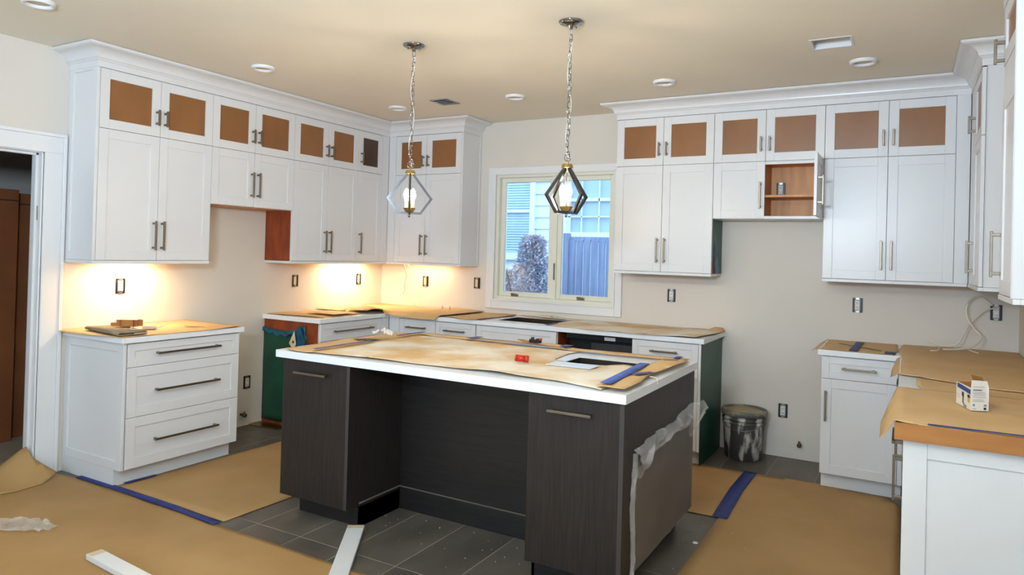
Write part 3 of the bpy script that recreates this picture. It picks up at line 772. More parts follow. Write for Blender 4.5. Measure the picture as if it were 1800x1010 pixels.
# left drawer base top
sheet('counter_paper', 'brown paper over the short worktop at left', 'paper',
      [(0.004, -3.18), (0.10, -3.19), (0.50, -3.165), (0.665, -3.150), (0.672, -2.8), (0.685, -2.33), (0.66, -2.262), (0.30, -2.268), (0.004, -2.262)], TOP+0.0008, 'kraft', amp=0.004, seed=11,
      zf=lambda x, y: -0.008*max(0, (-3.150-y)/0.04)+0.014*max(0, (x-0.5)/0.18)*max(0, (y+2.5)/0.24))
# left corner counter
sheet('counter_paper', 'brown paper at the front end of the left corner worktop', 'paper',
      [(0.004, -1.49), (0.20, -1.485), (0.61, -1.44), (0.60, -1.2), (0.57, -0.95), (0.3, -0.93), (0.004, -0.98)], TOP+0.0008, 'kraft', amp=0.010, seed=12)
sheet('counter_paper', 'folded second layer of brown paper on the left corner worktop', 'paper',
      [(0.28, -1.30), (0.60, -1.30), (0.585, -1.0), (0.30, -1.05)], TOP+0.018, 'kraft', amp=0.005, seed=13)
def fold(x, y):
    h = 0.0
    d = math.hypot((x-0.47)/0.26, (y+0.80)/0.15)
    if d < 1: h += 0.050*(1-d*d)
    if y < -0.672 and x > 0.67: h -= min(0.045, 0.9*(-0.672-y))
    h += 0.012*max(0, 1-abs(x-0.95)/0.4)
    return h
sheet('counter_paper', 'crumpled brown paper over the back-left corner, hanging over the front edge', 'paper',
      [(0.004, -0.93), (0.20, -0.92), (0.42, -0.95), (0.60, -0.90), (0.66, -0.78), (0.69, -0.70), (0.76, -0.715), (1.0, -0.725), (1.20, -0.715), (1.235, -0.66), (1.27, -0.004), (0.004, -0.004)],
      TOP+0.0100, 'kraft', amp=0.008, seed=14, zf=fold, step=0.035)
sheet('counter_paper', 'brown paper left of the window sink', 'paper', [(1.245, -0.61), (1.275, -0.004), (1.62, -0.004), (1.66, -0.12), (1.63, -0.40), (1.60, -0.69), (1.50, -0.72)], TOP+0.0010, 'kraft', amp=0.005, seed=15)
sheet('counter_paper', 'long brown paper on the window counter, curling at its right end', 'paper',
      [(2.29, -0.62), (2.26, -0.12), (1.80, -0.085), (1.66, -0.004), (3.50, -0.004), (3.53, -0.06), (3.52, -0.30), (3.46, -0.665), (3.1, -0.70), (2.6, -0.685)],
      TOP+0.0010, 'kraft_dusty', amp=0.012, seed=16, zf=sumf(bump(3.47, -0.03, 0.085, 0.035), bump(2.45, -0.4, 0.3, 0.012)))
tape('thin dark tape across the window counter paper, left of the sink', [(1.25, -0.62), (1.275, -0.10)], TOP+0.016, 'tape3', w=0.022, group=TG)
tape('thin dark tape beside the left rim of the window sink', [(1.62, -0.66), (1.655, -0.10)], TOP+0.010, 'tape3', w=0.02, group=TG)
tape('blue tape stub at the right rim of the window sink', [(2.235, -0.60), (2.24, -0.42)], TOP+0.004, 'tape', w=0.04, group=TG)
# right counter
sheet('counter_paper', 'brown paper over the left end of the right worktop, with taped cut', 'paper',
      [(4.225, -0.655), (4.235, -0.16), (4.262, -0.004), (4.72, -0.004), (4.73, -0.42), (4.70, -0.672), (4.45, -0.676)], TOP+0.0010, 'kraft', amp=0.005, seed=21,
      zf=lambda x, y: (-0.02*max(0, (4.265-x)/0.04) if x < 4.265 else 0))
def rflap(x, y):
    h = 0
    if x < 4.74: h -= min(0.07, 1.6*(4.74-x))
    if y < -2.817: h -= 0.9*(-2.817-y)
    return h
sheet('counter_paper', 'brown paper on the right worktop around the inner corner', 'paper',
      [(4.722, -0.68), (4.735, -0.44), (4.725, -0.004), (5.416, -0.004), (5.416, -1.80), (5.1, -1.74), (4.90, -1.62), (4.84, -1.555), (4.745, -1.53), (4.70, -1.25), (4.70, -0.95)], TOP+0.0065, 'kraft', amp=0.007, seed=22, zf=rflap, step=0.04)
sheet('counter_paper', 'torn brown paper strip beside the bare patch of right worktop', 'paper',
      [(4.822, -1.60), (5.10, -1.60), (5.416, -1.60), (5.416, -2.05), (5.0, -2.03), (4.85, -1.97), (4.815, -1.80)], TOP+0.0030, 'kraft', amp=0.004, seed=23, step=0.04)
def rflap2(x, y):
    h = 0
    if x < 4.738: h -= min(0.09, 2.2*(4.738-x))
    return h
sheet('counter_paper', 'brown paper nearest the camera on the right worktop, flap hanging at its left', 'paper',
      [(4.70, -2.12), (4.745, -1.985), (5.0, -1.985), (5.416, -1.98), (5.416, -2.812), (4.80, -2.812), (4.743, -2.77), (4.69, -2.70), (4.685, -2.4)], TOP+0.0110, 'kraft', amp=0.006, seed=24, zf=rflap2, step=0.03)
mb = MB(); mb.box(4.738, RX-0.002, -2.824, -2.8160, UND-0.008, TOP+0.016)
tag(mb.build('cardboard_edge_guard', 'card', bevel=0.001, org=(5.0, -2.82, UND)), 'brown cardboard guard along the near edge of the right worktop', 'edge guard')
tape('long blue tape along the near edge of the right worktop', [(4.84, -2.806), (5.12, -2.803), (5.41, -2.800)], TOP+0.0195, 'tape', w=0.022, group=TG)
tape('blue tape across the paper at the left end of the right worktop', [(4.475, -0.66), (4.49, -0.08)], TOP+0.0085, 'tape', w=0.05, group=TG)
tape('small blue tape square on the right worktop near the inner corner', [(4.655, -0.60), (4.715, -0.60)], TOP+0.0085, 'tape', w=0.11, group=TG)
mb = MB(); mb.obox((4.50, -0.40, TOP+0.0078), (0.36, 0.014, 0.0015), rz=-0.75)
tag(mb.build('slit_line', 'wiredark', org=(4.50, -0.4, TOP)), 'dark slit cut in the paper of the right worktop', 'slit')

# island papers
def isl_edge(x, y):
    h = 0.0
    if y < -2.80: h += 0.006*(0.5+math.sin(x*7))
    return h
sheet('counter_paper', 'brown paper strip at the left end of the island worktop', 'paper',
      [(1.715, -2.84), (1.80, -2.885), (1.94, -2.90), (1.97, -2.86), (1.955, -2.3), (1.93, -1.77), (1.78, -1.775), (1.70, -1.86), (1.695, -2.3)], TOP+0.0010, 'kraft', amp=0.009, seed=31)
sheet('counter_paper', 'large dusty brown paper sheet over the middle of the island', 'paper',
      [(1.93, -2.868), (2.05, -2.862), (2.3, -2.838), (2.66, -2.815), (2.97, -2.800), (3.2, -2.812), (3.4, -2.80), (3.64, -2.87), (3.635, -2.5), (3.61, -2.20), (3.52, -2.215), (3.38, -2.26), (3.24, -2.29), (3.10, -2.22), (3.075, -1.98), (3.10, -1.86), (2.6, -1.86), (1.92, -1.84)],
      TOP+0.0035, 'kraft_dusty', amp=0.005, seed=32, zf=sumf(bump(3.1, -2.83, 0.35, 0.012, 1, 0.4), bump(2.3, -2.7, 0.4, 0.008), bump(3.50, -2.22, 0.12, 0.010, 1, 0.5)))
sheet('counter_paper', 'narrow brown paper strip along the far edge of the island', 'paper',
      [(1.90, -1.865), (1.92, -1.765), (2.5, -1.762), (2.96, -1.765), (3.0, -1.80), (3.72, -1.765), (3.725, -1.86), (3.0, -1.905), (2.9, -1.875)], TOP+0.011, 'kraft', amp=0.006, seed=33, zf=bump(2.82, -1.80, 0.25, 0.016, 1, 0.5))
sheet('counter_paper', 'brown paper strip at the right end of the island, edge lifted', 'paper',
      [(3.610, -2.86), (3.61, -2.15), (3.625, -1.88), (3.735, -1.86), (3.752, -2.0), (3.735, -2.2), (3.715, -2.40), (3.722, -2.52), (3.745, -2.66), (3.742, -2.86)], TOP+0.0185, 'kraft', amp=0.007, seed=34)
tape('long bright blue tape on the island beside the sink, at its right end', [(3.645, -2.83), (3.60, -2.18)], TOP+0.0285, 'tape2', w=0.052, group=TG)
tape('violet tape on the left end of the island, nearer piece', [(1.935, -2.84), (1.925, -2.35)], TOP+0.020, 'tape3', w=0.032, group=TG)
tape('violet tape on the left end of the island, farther piece', [(1.90, -2.08), (1.905, -1.80)], TOP+0.022, 'tape3', w=0.04, group=TG)
tape('purple tape crossing the far edge of the island, middle', [(2.33, -1.90), (2.35, -1.775)], TOP+0.024, 'tape3', w=0.05, group=TG)
tape('thin purple tape along the far seam of the island paper', [(2.40, -1.87), (2.7, -1.872), (2.93, -1.885), (3.03, -1.91)], TOP+0.0245, 'tape3', w=0.014, group=TG)
tape('short blue tape at the far edge of the island behind the sink', [(2.985, -1.86), (2.985, -1.775)], TOP+0.0265, 'tape', w=0.06, group=TG)
tape('blue tape square on the far right corner of the island', [(3.665, -1.86), (3.70, -1.86)], TOP+0.028, 'tape', w=0.085, group=TG)
tape('thin purple tape at the right end of the island near the sink corner', [(3.63, -1.985), (3.71, -1.955)], TOP+0.029, 'tape3', w=0.02, group=TG)
tape('grey-blue tape scrap on the right edge of the island', [(3.665, -2.53), (3.72, -2.42)], TOP+0.028, 'tape3', w=0.042, group=TG)
mb = MB(); mb.obox((3.285, -2.385, TOP+0.013), (0.245, 0.13, 0.002), rz=0.02)
tag(mb.build('white_card', 'quartz', org=(3.29, -2.345, TOP+0.012)), 'white card lying on the island paper in front of the sink', 'card')

# green film on left base side + teal crumpled rim
def drape(name, label, cat, pts, m, z_noise=0.004, normal=(0, -1, 0), rows=10, parent=None):
    pass
r = thing('plastic_film', 'dark green plastic film hanging on the side of the left corner base cabinet', 'plastic sheet', (0.25, -1.52, 0.03))
mb = MB(); nx, nz = 14, 16
vs = []; fs = []
for j in range(nz+1):
    for i in range(nx+1):
        u = i/nx; v = j/nz
        x = 0.006+u*(0.52-0.02*v); z = 0.03+v*(0.775-0.02*u)
        vs.append((x, -1.5135-0.004-0.003*noise.noise(Vector((x*9, z*5, 1))), z))
for j in range(nz):
    for i in range(nx): fs.append((j*(nx+1)+i, j*(nx+1)+i+1, (j+1)*(nx+1)+i+1, (j+1)*(nx+1)+i))
mb.add(vs, fs, True); o = mb.build('film', 'green', r); o.modifiers.new('s', 'SOLIDIFY').thickness = 0.001
mb = MB(); vs = []; fs = []; nx, nz = 24, 5
for j in range(nz+1):
    for i in range(nx+1):
        u = i/nx; v = j/nz
        x = 0.003+u*0.50
        top = 0.812-0.03*math.sin(u*3.0)+0.055*max(0, (u-0.55)/0.45)+0.008*math.sin(u*31)
        z = top-v*(0.035+0.12*max(0, (u-0.7)/0.3))
        vs.append((x, -1.522-0.012*abs(noise.noise(Vector((u*14, v*3, 2))))-0.008*v, z))
for j in range(nz):
    for i in range(nx): fs.append((j*(nx+1)+i, j*(nx+1)+i+1, (j+1)*(nx+1)+i+1, (j+1)*(nx+1)+i))
mb.add(vs, fs, True); o = mb.build('crumpled_rim', 'teal', r); o.modifiers.new('s', 'SOLIDIFY').thickness = 0.001; tag(o, 'teal crumpled upper rim')
mb = MB(); mb.add([(0.36, -1.538, 0.735), (0.455, -1.545, 0.862), (0.53, -1.55, 0.72), (0.50, -1.545, 0.66), (0.42, -1.543, 0.665)], [(0, 4, 1), (4, 3, 1), (3, 2, 1)], False)
o = mb.build('hanging_flap', 'teal', r, recalc=True); o.modifiers.new('s', 'SOLIDIFY').thickness = 0.001
mb = MB(); mb.add([(0.345, -1.551, 0.70), (0.405, -1.553, 0.805), (0.43, -1.555, 0.70), (0.40, -1.553, 0.648)], [(0, 3, 1), (3, 2, 1)])
o = mb.build('paper_label', 'cream', r, recalc=True); o.modifiers.new('s', 'SOLIDIFY').thickness = 0.001
mb = MB(); mb.obox((0.398, -1.5575, 0.715), (0.016, 0.001, 0.02)); mb.build('printed_mark', 'printblack', r)

# clear film on the island's right side
r = thing('plastic_film', 'clear plastic film peeled half off the right side of the island', 'plastic sheet', (3.76, -2.3, 0.1))
mb = MB(); vs = []; fs = []; ny, nz = 40, 24
for j in range(nz+1):
    for i in range(ny+1):
        u = i/ny; v = j/nz
        y = -2.755+u*0.975
        ztop = 0.60+0.03*u
        z = 0.116+v*(ztop-0.116)
        x = 3.7500+0.004+0.005*abs(noise.noise(Vector((y*3, z*3, 4))))
        vs.append((x, y, z))
for j in range(nz):
    for i in range(ny): fs.append((j*(ny+1)+i, j*(ny+1)+i+1, (j+1)*(ny+1)+i+1, (j+1)*(ny+1)+i))
mb.add(vs, fs, True); mb.build('flat_film', 'film', r)
mb = MB(); vs = []; fs = []; ny, nz = 160, 18
for j in range(nz+1):
    for i in range(ny+1):
        u = i/ny; v = j/nz
        y = -2.775+u*1.04
        zt = 0.662+0.040*u+0.008*math.sin(u*9)
        w = 0.075+0.060*abs(noise.noise(Vector((u*5, 0, 3))))+(0.085*math.exp(-((u-0.90)/0.08)**2))+0.06*math.exp(-((u-0.10)/0.06)**2)
        z = zt-v*w
        q = u*15+v*2.6+2.2*noise.noise(Vector((u*5, v*2, 8)))
        bulge = 0.010+0.030*math.sin(math.pi*min(1, v*1.02))+0.007*math.sin(q)+0.006*math.sin(q*2.3+v*5)+0.008*noise.noise(Vector((u*22, v*3, 1)))
        if u > 0.92: bulge += 0.03*(u-0.92)/0.08
        vs.append((3.7520+max(0.004, bulge), y, z))
for j in range(nz):
    for i in range(ny): fs.append((j*(ny+1)+i, j*(ny+1)+i+1, (j+1)*(ny+1)+i+1, (j+1)*(ny+1)+i))
mb.add(vs, fs, True); mb.build('bunched_band', 'film_bunched', r)
mb = MB(); vs = []; fs = []; ny, nz = 6, 40
for j in range(nz+1):
    for i in range(ny+1):
        u = i/ny; v = j/nz
        wdt = 0.055*(1-v)*0.6+0.055*v
        y = -2.782+0.012*math.sin(v*8)+u*wdt
        z = 0.085+v*0.56
        vs.append((3.7560+0.014*math.sin(math.pi*u)+0.006*noise.noise(Vector((u*3, v*16, 3))), y, z))
for j in range(nz):
    for i in range(ny): fs.append((j*(ny+1)+i, j*(ny+1)+i+1, (j+1)*(ny+1)+i+1, (j+1)*(ny+1)+i))
mb.add(vs, fs, True); mb.build('bunched_edge', 'film_bunched', r)

# ------------------------------------------------------------------ outlets
def outlet(label, pos, wall, receptacle=True, tilt=0.0):
    r = thing('outlet_box', label, 'outlet', pos, 'uncovered outlet boxes')
    F = Face('L', pos[0]+0.0) if wall == 'L' else Face('B', pos[1]-0.0)
    u = pos[1] if wall == 'L' else pos[0]; z = pos[2]
    mb = MB()
    for a, b, c, d in cells(u-0.033, u+0.033, z-0.052, z+0.052, [(u-0.021, u+0.021, z-0.043, z+0.043)]): F.box(mb, a, b, 0.0005, 0.006, c, d)
    mb.build('box_rim', 'black', r)
    mb = MB(); F.box(mb, u-0.0205, u+0.0205, 0.0005, 0.002, z-0.0425, z+0.0425); mb.build('box_back', 'black' if not receptacle else 'printgrey', r)
    if receptacle:
        mb = MB(); F.box(mb, u-0.017, u+0.015, 0.002, 0.014, z-0.034, z+0.034); rc = mb.build('receptacle', 'plastic_white', r, bevel=0.002)
        mb = MB()
        for s_ in (-1, 1):
            F.box(mb, u-0.008, u-0.005, 0.014, 0.0146, z+s_*0.017-0.004, z+s_*0.017+0.005); F.box(mb, u+0.003, u+0.006, 0.014, 0.0146, z+s_*0.017-0.004, z+s_*0.017+0.005)
            F.box(mb, u-0.003, u+0.001, 0.014, 0.0146, z+s_*0.017-0.011, z+s_*0.017-0.007)
        mb.build('slots', 'printblack', rc)
    else:
        mb = MB(); F.box(mb, u-0.019, u+0.010, 0.002, 0.008, z-0.036, z+0.036); mb.build('cover_blank', 'cream', r)
    for s_ in (-1, 1):
        mb = MB(); F.box(mb, u-0.013, u+0.013, 0.006, 0.0085, z+s_*0.047-0.008, z+s_*0.047+0.008); mb.build('mounting_ear', 'zinc', r)
    return r
outlet('uncovered outlet on the left wall in the glow above the free-standing drawer base', (0, -2.773, 1.19), 'L')
outlet('uncovered outlet box on the left wall above the front end of the corner worktop', (0, -1.183, 1.191), 'L', False)
outlet('uncovered outlet box on the left wall in the brightest glow, near the corner', (0, -0.355, 1.191), 'L', False)
outlet('low outlet on the left wall inside the empty range gap', (0, -1.676, 0.359), 'L')
outlet('uncovered outlet box on the back wall beside the dangling wire', (0.57, 0, 1.185), 'B', False)
outlet('uncovered outlet box on the back wall just left of the window', (1.18, 0, 1.195), 'B', False)
outlet('uncovered outlet on the back wall just right of the window', (3.081, 0, 1.178), 'B')
outlet('uncovered outlet on the back wall above the left end of the right worktop', (4.46, 0, 1.182), 'B')
outlet('uncovered outlet in the right-hand corner where white cables come out', (5.293, 0, 1.183), 'B')
outlet('low outlet on the back wall right of the bucket', (3.967, 0, 0.35), 'B')
outlet('outlet inside the open wall cabinet, standing behind the shelf', (3.915, -0.008, 2.032), 'B')

# pipe stubs
def stub(label, pos, wall):
    r = thing('pipe_stub', label, 'pipe', pos)
    d = Vector((1, 0, 0)) if wall == 'L' else Vector((0, -1, 0)); p = Vector(pos)
    mb = MB(); mb.tube([p, p+d*0.045], 0.011, 12); mb.build('pipe', 'copper', r)
    mb = MB(); mb.tube([p+d*0.03, p+d*0.06], 0.017, 6); mb.tube([p+d*0.045+Vector((0, 0, 0)), p+d*0.045+Vector((0, 0, 0.03))], 0.008, 8); mb.build('valve', 'copper', r)
stub('bronze valve stub low on the back wall right of the bucket', (4.092, 0, 0.115), 'B')
stub('small valve stub low on the left wall in the range gap', (0, -1.726, 0.099), 'L')

# floor register
r = thing('floor_vent', 'bronze floor vent against the green film at the left wall', 'vent', (0.16, -1.585, 0))
mb = MB()
for a, b, c, d in cells(0.006, 0.33, -1.645, -1.525, [(0.022, 0.314, -1.63, -1.54)]): mb.box(a, b, c, d, 0.0005, 0.008)
mb.build('frame', 'brass', r)
for k in range(19):
    x = 0.03+k*0.0153
    mb = MB(); mb.box(x, x+0.008, -1.632, -1.538, 0.0005, 0.006); mb.build('slat', 'brass', r)

# ------------------------------------------------------------------ ceiling fittings
rl = None
for i, (x, y, lab) in enumerate([(0.88, -2.35, 'round white recessed light over the left-wall cabinets'), (0.90, -0.92, 'round white recessed light in the back-left corner of the ceiling'),
                 (2.06, -0.906, 'round white recessed light in front of the window, left one'), (3.26, -0.903, 'round white recessed light near the crown right of the window'),
                 (4.51, -0.921, 'round white recessed light beside the open ceiling duct'), (0.83, -3.75, 'round white recessed light cut by the top-left corner of the photo')]):
    if rl is None:
        rl = thing('recessed_light', lab, 'ceiling light', (x, y, H), 'recessed ceiling lights')
        mb = MB(); mb.lathe([(0.056, -0.002), (0.058, -0.016), (0.066, -0.020), (0.076, -0.016), (0.078, 0)], (x, y, H), 40); 
        mb.f = mb.f[:-2]; mb.sm = mb.sm[:-2]
        mb.build('trim_ring', 'trim', rl)
        mb = MB(); mb.lathe([(0.001, -0.004), (0.057, -0.004), (0.057, -0.001)], (x, y, H), 32); mb.build('diffuser', 'cream', rl)
    else:
        c = copy_tree(rl); c.location = (x, y, H); c['label'] = lab
r = thing('ceiling_vent', 'small ceiling air vent with one tilted louvre, left of the window', 'vent', (1.42, -0.955, H))
mb = MB()
for a, b, c, d in cells(1.335, 1.505, -1.055, -0.855, [(1.355, 1.485, -1.035, -0.875)]): mb.box(a, b, c, d, H-0.006, H)
mb.build('frame', 'printgrey', r)
mb = MB(); mb.box(1.355, 1.485, -1.035, -0.875, H-0.0015, H-0.0005); mb.build('dark_backing', 'black', r)
for k, yy in enumerate((-1.0, -0.955, -0.91)):
    mb = MB(); mb.obox((1.42, yy, H-0.007), (0.128, 0.036, 0.0015), rx=0.35); mb.build('louvre', 'trim', r)
r = thing('ceiling_duct_opening', 'open rectangular duct hole in the ceiling above the right cabinets', 'vent', (4.372, -1.38, H))
mb = MB()
for a, b, c, d in cells(4.262, 4.483, -1.483, -1.277, [(4.275, 4.470, -1.470, -1.290)]): mb.box(a, b, c, d, H-0.003, H-0.0002)
mb.build('ragged_rim', 'trim', r)
mb = MB(); mb.box(4.2705, 4.2725, -1.4745, -1.2855, H, H+0.2); mb.box(4.4725, 4.4745, -1.4745, -1.2855, H, H+0.2); mb.box(4.2705, 4.4745, -1.2875, -1.2855, H, H+0.2); mb.box(4.2705, 4.4745, -1.4745, -1.4725, H, H+0.2); mb.box(4.2705, 4.4745, -1.4745, -1.2855, H+0.2, H+0.203)
mb.build('duct_sleeve', 'trim', r)

# ------------------------------------------------------------------ pendants
def pendant(label, x, y, rot):
    r = thing('pendant_light', label, 'pendant', (x, y, H), 'pendant lamps over the island')
    mb = MB(); mb.lathe([(0.066, -0.001), (0.066, -0.006), (0.058, -0.014), (0.035, -0.022), (0.012, -0.026), (0.010, -0.040), (0.002, -0.041)], (x, y, H), 36); can = mb.build('canopy', 'chrome', r)
    for s_ in (-1, 1):
        mb = MB(); mb.lathe([(0.004, -0.03), (0.004, -0.014)], (x+s_*0.035*math.cos(rot), y+s_*0.035*math.sin(rot), H), 8); mb.build('screw', 'chrome', can)
    # chain
    z = H-0.040; i = 0; link0 = None
    while z > 2.030:
        if link0 is None:
            m2 = MB(); pts = []
            for k in range(16):
                q = 2*math.pi*k/16; pts.append((x+0.0085*math.cos(q), y, H+0.010*math.sin(q)+0.0095*(1 if math.sin(q) > 0 else -1)))
            m2.tube(pts, 0.0022, 6, closed=True); link0 = m2.build('chain_link', 'chrome', r)
            o = link0
        else:
            o = link0.copy(); C.objects.link(o); o.parent = r
        o.location = (0.003*math.sin(i*0.9), 0.003*math.cos(i*1.1), z-H-0.017)
        o.rotation_euler = (0, 0, rot+(math.pi/2 if i % 2 else 0)+0.3*math.sin(i*1.7)); 
        z -= 0.0295; i += 1
    mb = MB(); pts = [(x+0.010*math.sin(t*0.55), y+0.010*math.cos(t*0.5), H-0.04-t*(H-0.04-1.985)/24) for t in range(25)]
    mb.tube(pts, 0.0022, 6); mb.build('cord', 'wire', r)
    mb = MB(); pts = [(x+0.019*math.cos(2*math.pi*k/18)*math.cos(rot), y+0.019*math.cos(2*math.pi*k/18)*math.sin(rot), 2.003+0.019*math.sin(2*math.pi*k/18)) for k in range(18)]
    mb.tube(pts, 0.0025, 6, closed=True); mb.build('top_ring', 'chrome', r)
    mb = MB(); mb.lathe([(0.004, 1.992), (0.007, 1.985), (0.005, 1.975), (0.026, 1.970), (0.030, 1.958), (0.033, 1.950), (0.028, 1.948)], (x, y, 0), 12, smooth=False); mb.build('cap', 'brass', r)
    # two crossing pentagonal frames of flat bar
    prof = [(0.024, 1.950), (0.137, 1.803), (0.070, 1.708)]
    wdt, th = 0.0065, 0.0045
    for a in (rot, rot+math.pi/2):
        mb = MB()
        ca, sa = math.cos(a), math.sin(a)
        full = [(-0.024, 1.950), (-0.137, 1.803), (-0.070, 1.708), (0.070, 1.708), (0.137, 1.803), (0.024, 1.950)]
        k = len(full); outer = []; inner = []
        cxm, czm = 0.0, 1.81
        for i, (d, zz) in enumerate(full):
            v = Vector((d-cxm, zz-czm)); 
            if i in (0, k-1): inn = Vector((d*0.62, zz-0.002)) if False else Vector((d-math.copysign(0.017, d), zz))
            else:
                p = Vector(full[i-1]); q = Vector(full[i+1]); c0 = Vector((d, zz))
                e1 = (p-c0).normalized(); e2 = (q-c0).normalized(); b_ = (e1+e2).normalized()
                s_ = math.sqrt(max(1e-6, (1-e1.dot(e2))/2)); inn = c0+b_*(0.0140/s_)
            outer.append((d, zz)); inner.append((inn.x, inn.y))
        vs = []
        for ring in (outer, inner):
            for d, zz in ring:
                for s_ in (-1, 1):
                    vs.append((x+d*ca-s_*wdt*sa, y+d*sa+s_*wdt*ca, zz))
        fs = []
        for i in range(k-1):
            a0, a1, b0, b1 = 2*i, 2*i+1, 2*(i+1), 2*(i+1)+1; o_ = 2*k
            fs += [(a0, b0, b1, a1), (o_+a0, o_+a1, o_+b1, o_+b0), (a0, o_+a0, o_+b0, b0), (a1, b1, o_+b1, o_+a1)]
        mb.add(vs, fs); mb.build('cage_frame', 'cage', r, recalc=True)
    mb = MB(); mb.tube([(x, y, 1.700), (x, y, 1.950)], 0.0035, 8); mb.build('stem', 'chrome', r)
    mb = MB(); mb.lathe([(0.010, 1.716), (0.024, 1.722), (0.036, 1.742), (0.037, 1.746), (0.030, 1.745)], (x, y, 0), 10, smooth=False); mb.build('candle_tray', 'brass', r)
    mb = MB(); mb.lathe([(0.003, 1.688), (0.008, 1.694), (0.006, 1.702), (0.010, 1.712)], (x, y, 0), 12); mb.build('finial', 'chrome', r)
    for k in range(3):
        a = rot+0.5+k*2*math.pi/3; px, py = x+0.023*math.cos(a), y+0.023*math.sin(a)
        mb = MB(); mb.lathe([(0.0095, 1.744), (0.0095, 1.792), (0.006, 1.794)], (px, py, 0), 14); tube = mb.build('candle_sleeve', 'plastic_white', r)
        mb = MB(); mb.lathe([(0.006, 1.793), (0.010, 1.800), (0.0155, 1.815), (0.0165, 1.826), (0.013, 1.842), (0.006, 1.857), (0.001, 1.865)], (px, py, 0), 16); tag(mb.build('bulb', 'bulb', r), 'glowing candle bulb')
    return r
pendant('left chrome cage pendant lamp, hanging in front of the corner cabinets', 2.165, -2.333, 0.665)
pendant('right chrome cage pendant lamp, hanging in front of the window', 3.195, -2.321, 0.442+0.62)

# ------------------------------------------------------------------ bucket
bx, by = 3.715, -0.172
r = thing('paint_bucket', 'grey paint-splashed bucket with lid in the empty fridge alcove', 'bucket', (bx, by, 0))
mb = MB(); mb.lathe([(0.130, 0.001), (0.137, 0.006), (0.150, 0.26), (0.150, 0.262), (0.158, 0.264), (0.158, 0.272), (0.152, 0.275), (0.153, 0.292), (0.160, 0.294), (0.160, 0.302), (0.154, 0.305), (0.154, 0.330)], (bx, by, 0), 48); mb.build('pail', 'bucket', r)
mb = MB(); mb.lathe([(0.158, 0.322), (0.166, 0.325), (0.168, 0.350), (0.165, 0.362), (0.158, 0.364), (0.152, 0.352), (0.02, 0.350)], (bx, by, 0), 48); ld = mb.build('lid', 'lid', r)
mb = MB(); mb.lathe([(0.130, 0.350), (0.128, 0.353), (0.06, 0.355), (0.02, 0.354)], (bx, by, 0), 32); mb.build('dried_paint', 'lidtop', ld)
mb = MB(); mb.tube([(bx+0.157*math.cos(t), by+0.157*math.sin(t)*1.0, 0.285-0.06*math.sin((t+math.pi*0.95)/ (math.pi*0.9)*math.pi)) for t in [-math.pi*0.95+k*math.pi*0.9/16 for k in range(17)]], 0.0022, 6); mb.build('wire_handle', 'zinc', r)

# ------------------------------------------------------------------ boards on the floor
def board(label, p0, ang, length, w, t, gname, stub_col=True):
    c, s = math.cos(ang), math.sin(ang)
    cx, cy = p0[0]+c*length/2, p0[1]+s*length/2
    r = thing('trim_board', label, 'board', (cx, cy, 0.006), 'white trim boards on the floor')
    mb = MB(); mb.obox((cx, cy, 0.008+t/2), (length, w, t), rz=ang); mb.build('plank', 'trim', r, bevel=0.002)
    mb = MB(); mb.obox((p0[0]+c*0.025, p0[1]+s*0.025, 0.008+t+0.0004), (0.046, w-0.006, 0.0006), rz=ang); tag(mb.build('bare_end', 'cream', r), 'yellowish unpainted end')
board('white board lying from the tiles under the island recess toward us', (2.250, -2.815), math.atan2(-0.44, 0.30), 0.95, 0.088, 0.022, '')
board('white board lying on the floor paper at the bottom left', (1.455, -3.735), -0.075, 0.9, 0.072, 0.026, '')

# crumpled plastic scrap
mb = MB(); vs = []; fs = []; nx, ny = 26, 12
for j in range(ny+1):
    for i in range(nx+1):
        u = i/nx-0.5; v = j/ny-0.5
        ww = 0.07*(1-abs(u)*1.2)+0.02
        x = 0.80+u*0.34+v*0.01; y = -3.745+v*ww*2+u*0.12
        z = 0.012+0.06*abs(noise.noise(Vector((u*6, v*3, 1.3))))*(1-abs(u))+0.008*abs(noise.noise(Vector((u*16, v*8, 7))))
        vs.append((x, y, z))
for j in range(ny):
    for i in range(nx): fs.append((j*(nx+1)+i, j*(nx+1)+i+1, (j+1)*(nx+1)+i+1, (j+1)*(nx+1)+i))
mb.add(vs, fs, True)
tag(mb.build('plastic_scrap', 'film_bunched', org=(0.8, -3.745, 0.01)), 'crumpled clear plastic scrap on the floor paper at far left', 'plastic scrap')
# debris crumbs near the island: uncountable plaster crumbs
mb = MB()
for k in range(80):
    if k < 60: x, y = random.uniform(1.75, 3.25), random.gauss(-2.62, 0.16); 
    else: x, y = random.uniform(3.76, 4.1), random.uniform(-3.0, -1.6)
    if (x < 2.24 or x > 3.27) and y > -2.83 and x < 3.76: continue
    if y > -2.45 and x < 3.7: continue
    s_ = random.uniform(0.0012, 0.0034)
    mb.obox((x, y, 0.0036 if x > 3.8 else s_*0.4+0.0005), (s_, s_*1.4, s_*0.8), rz=random.random()*3)
tag(mb.build('plaster_crumbs', 'plastic_white'), 'scattered white plaster crumbs on the tiles in front of the island', 'crumbs', kind='stuff')
mb = MB(); mb.lathe([(0.012, 0.0), (0.016, 0.004), (0.010, 0.008), (0.002, 0.009)], (3.83, -1.98, 0.001), 7, smooth=False)
tag(mb.build('plaster_chip', 'plastic_white', org=(3.83, -1.98, 0)), 'larger white plaster chip on the tiles right of the island', 'chip')

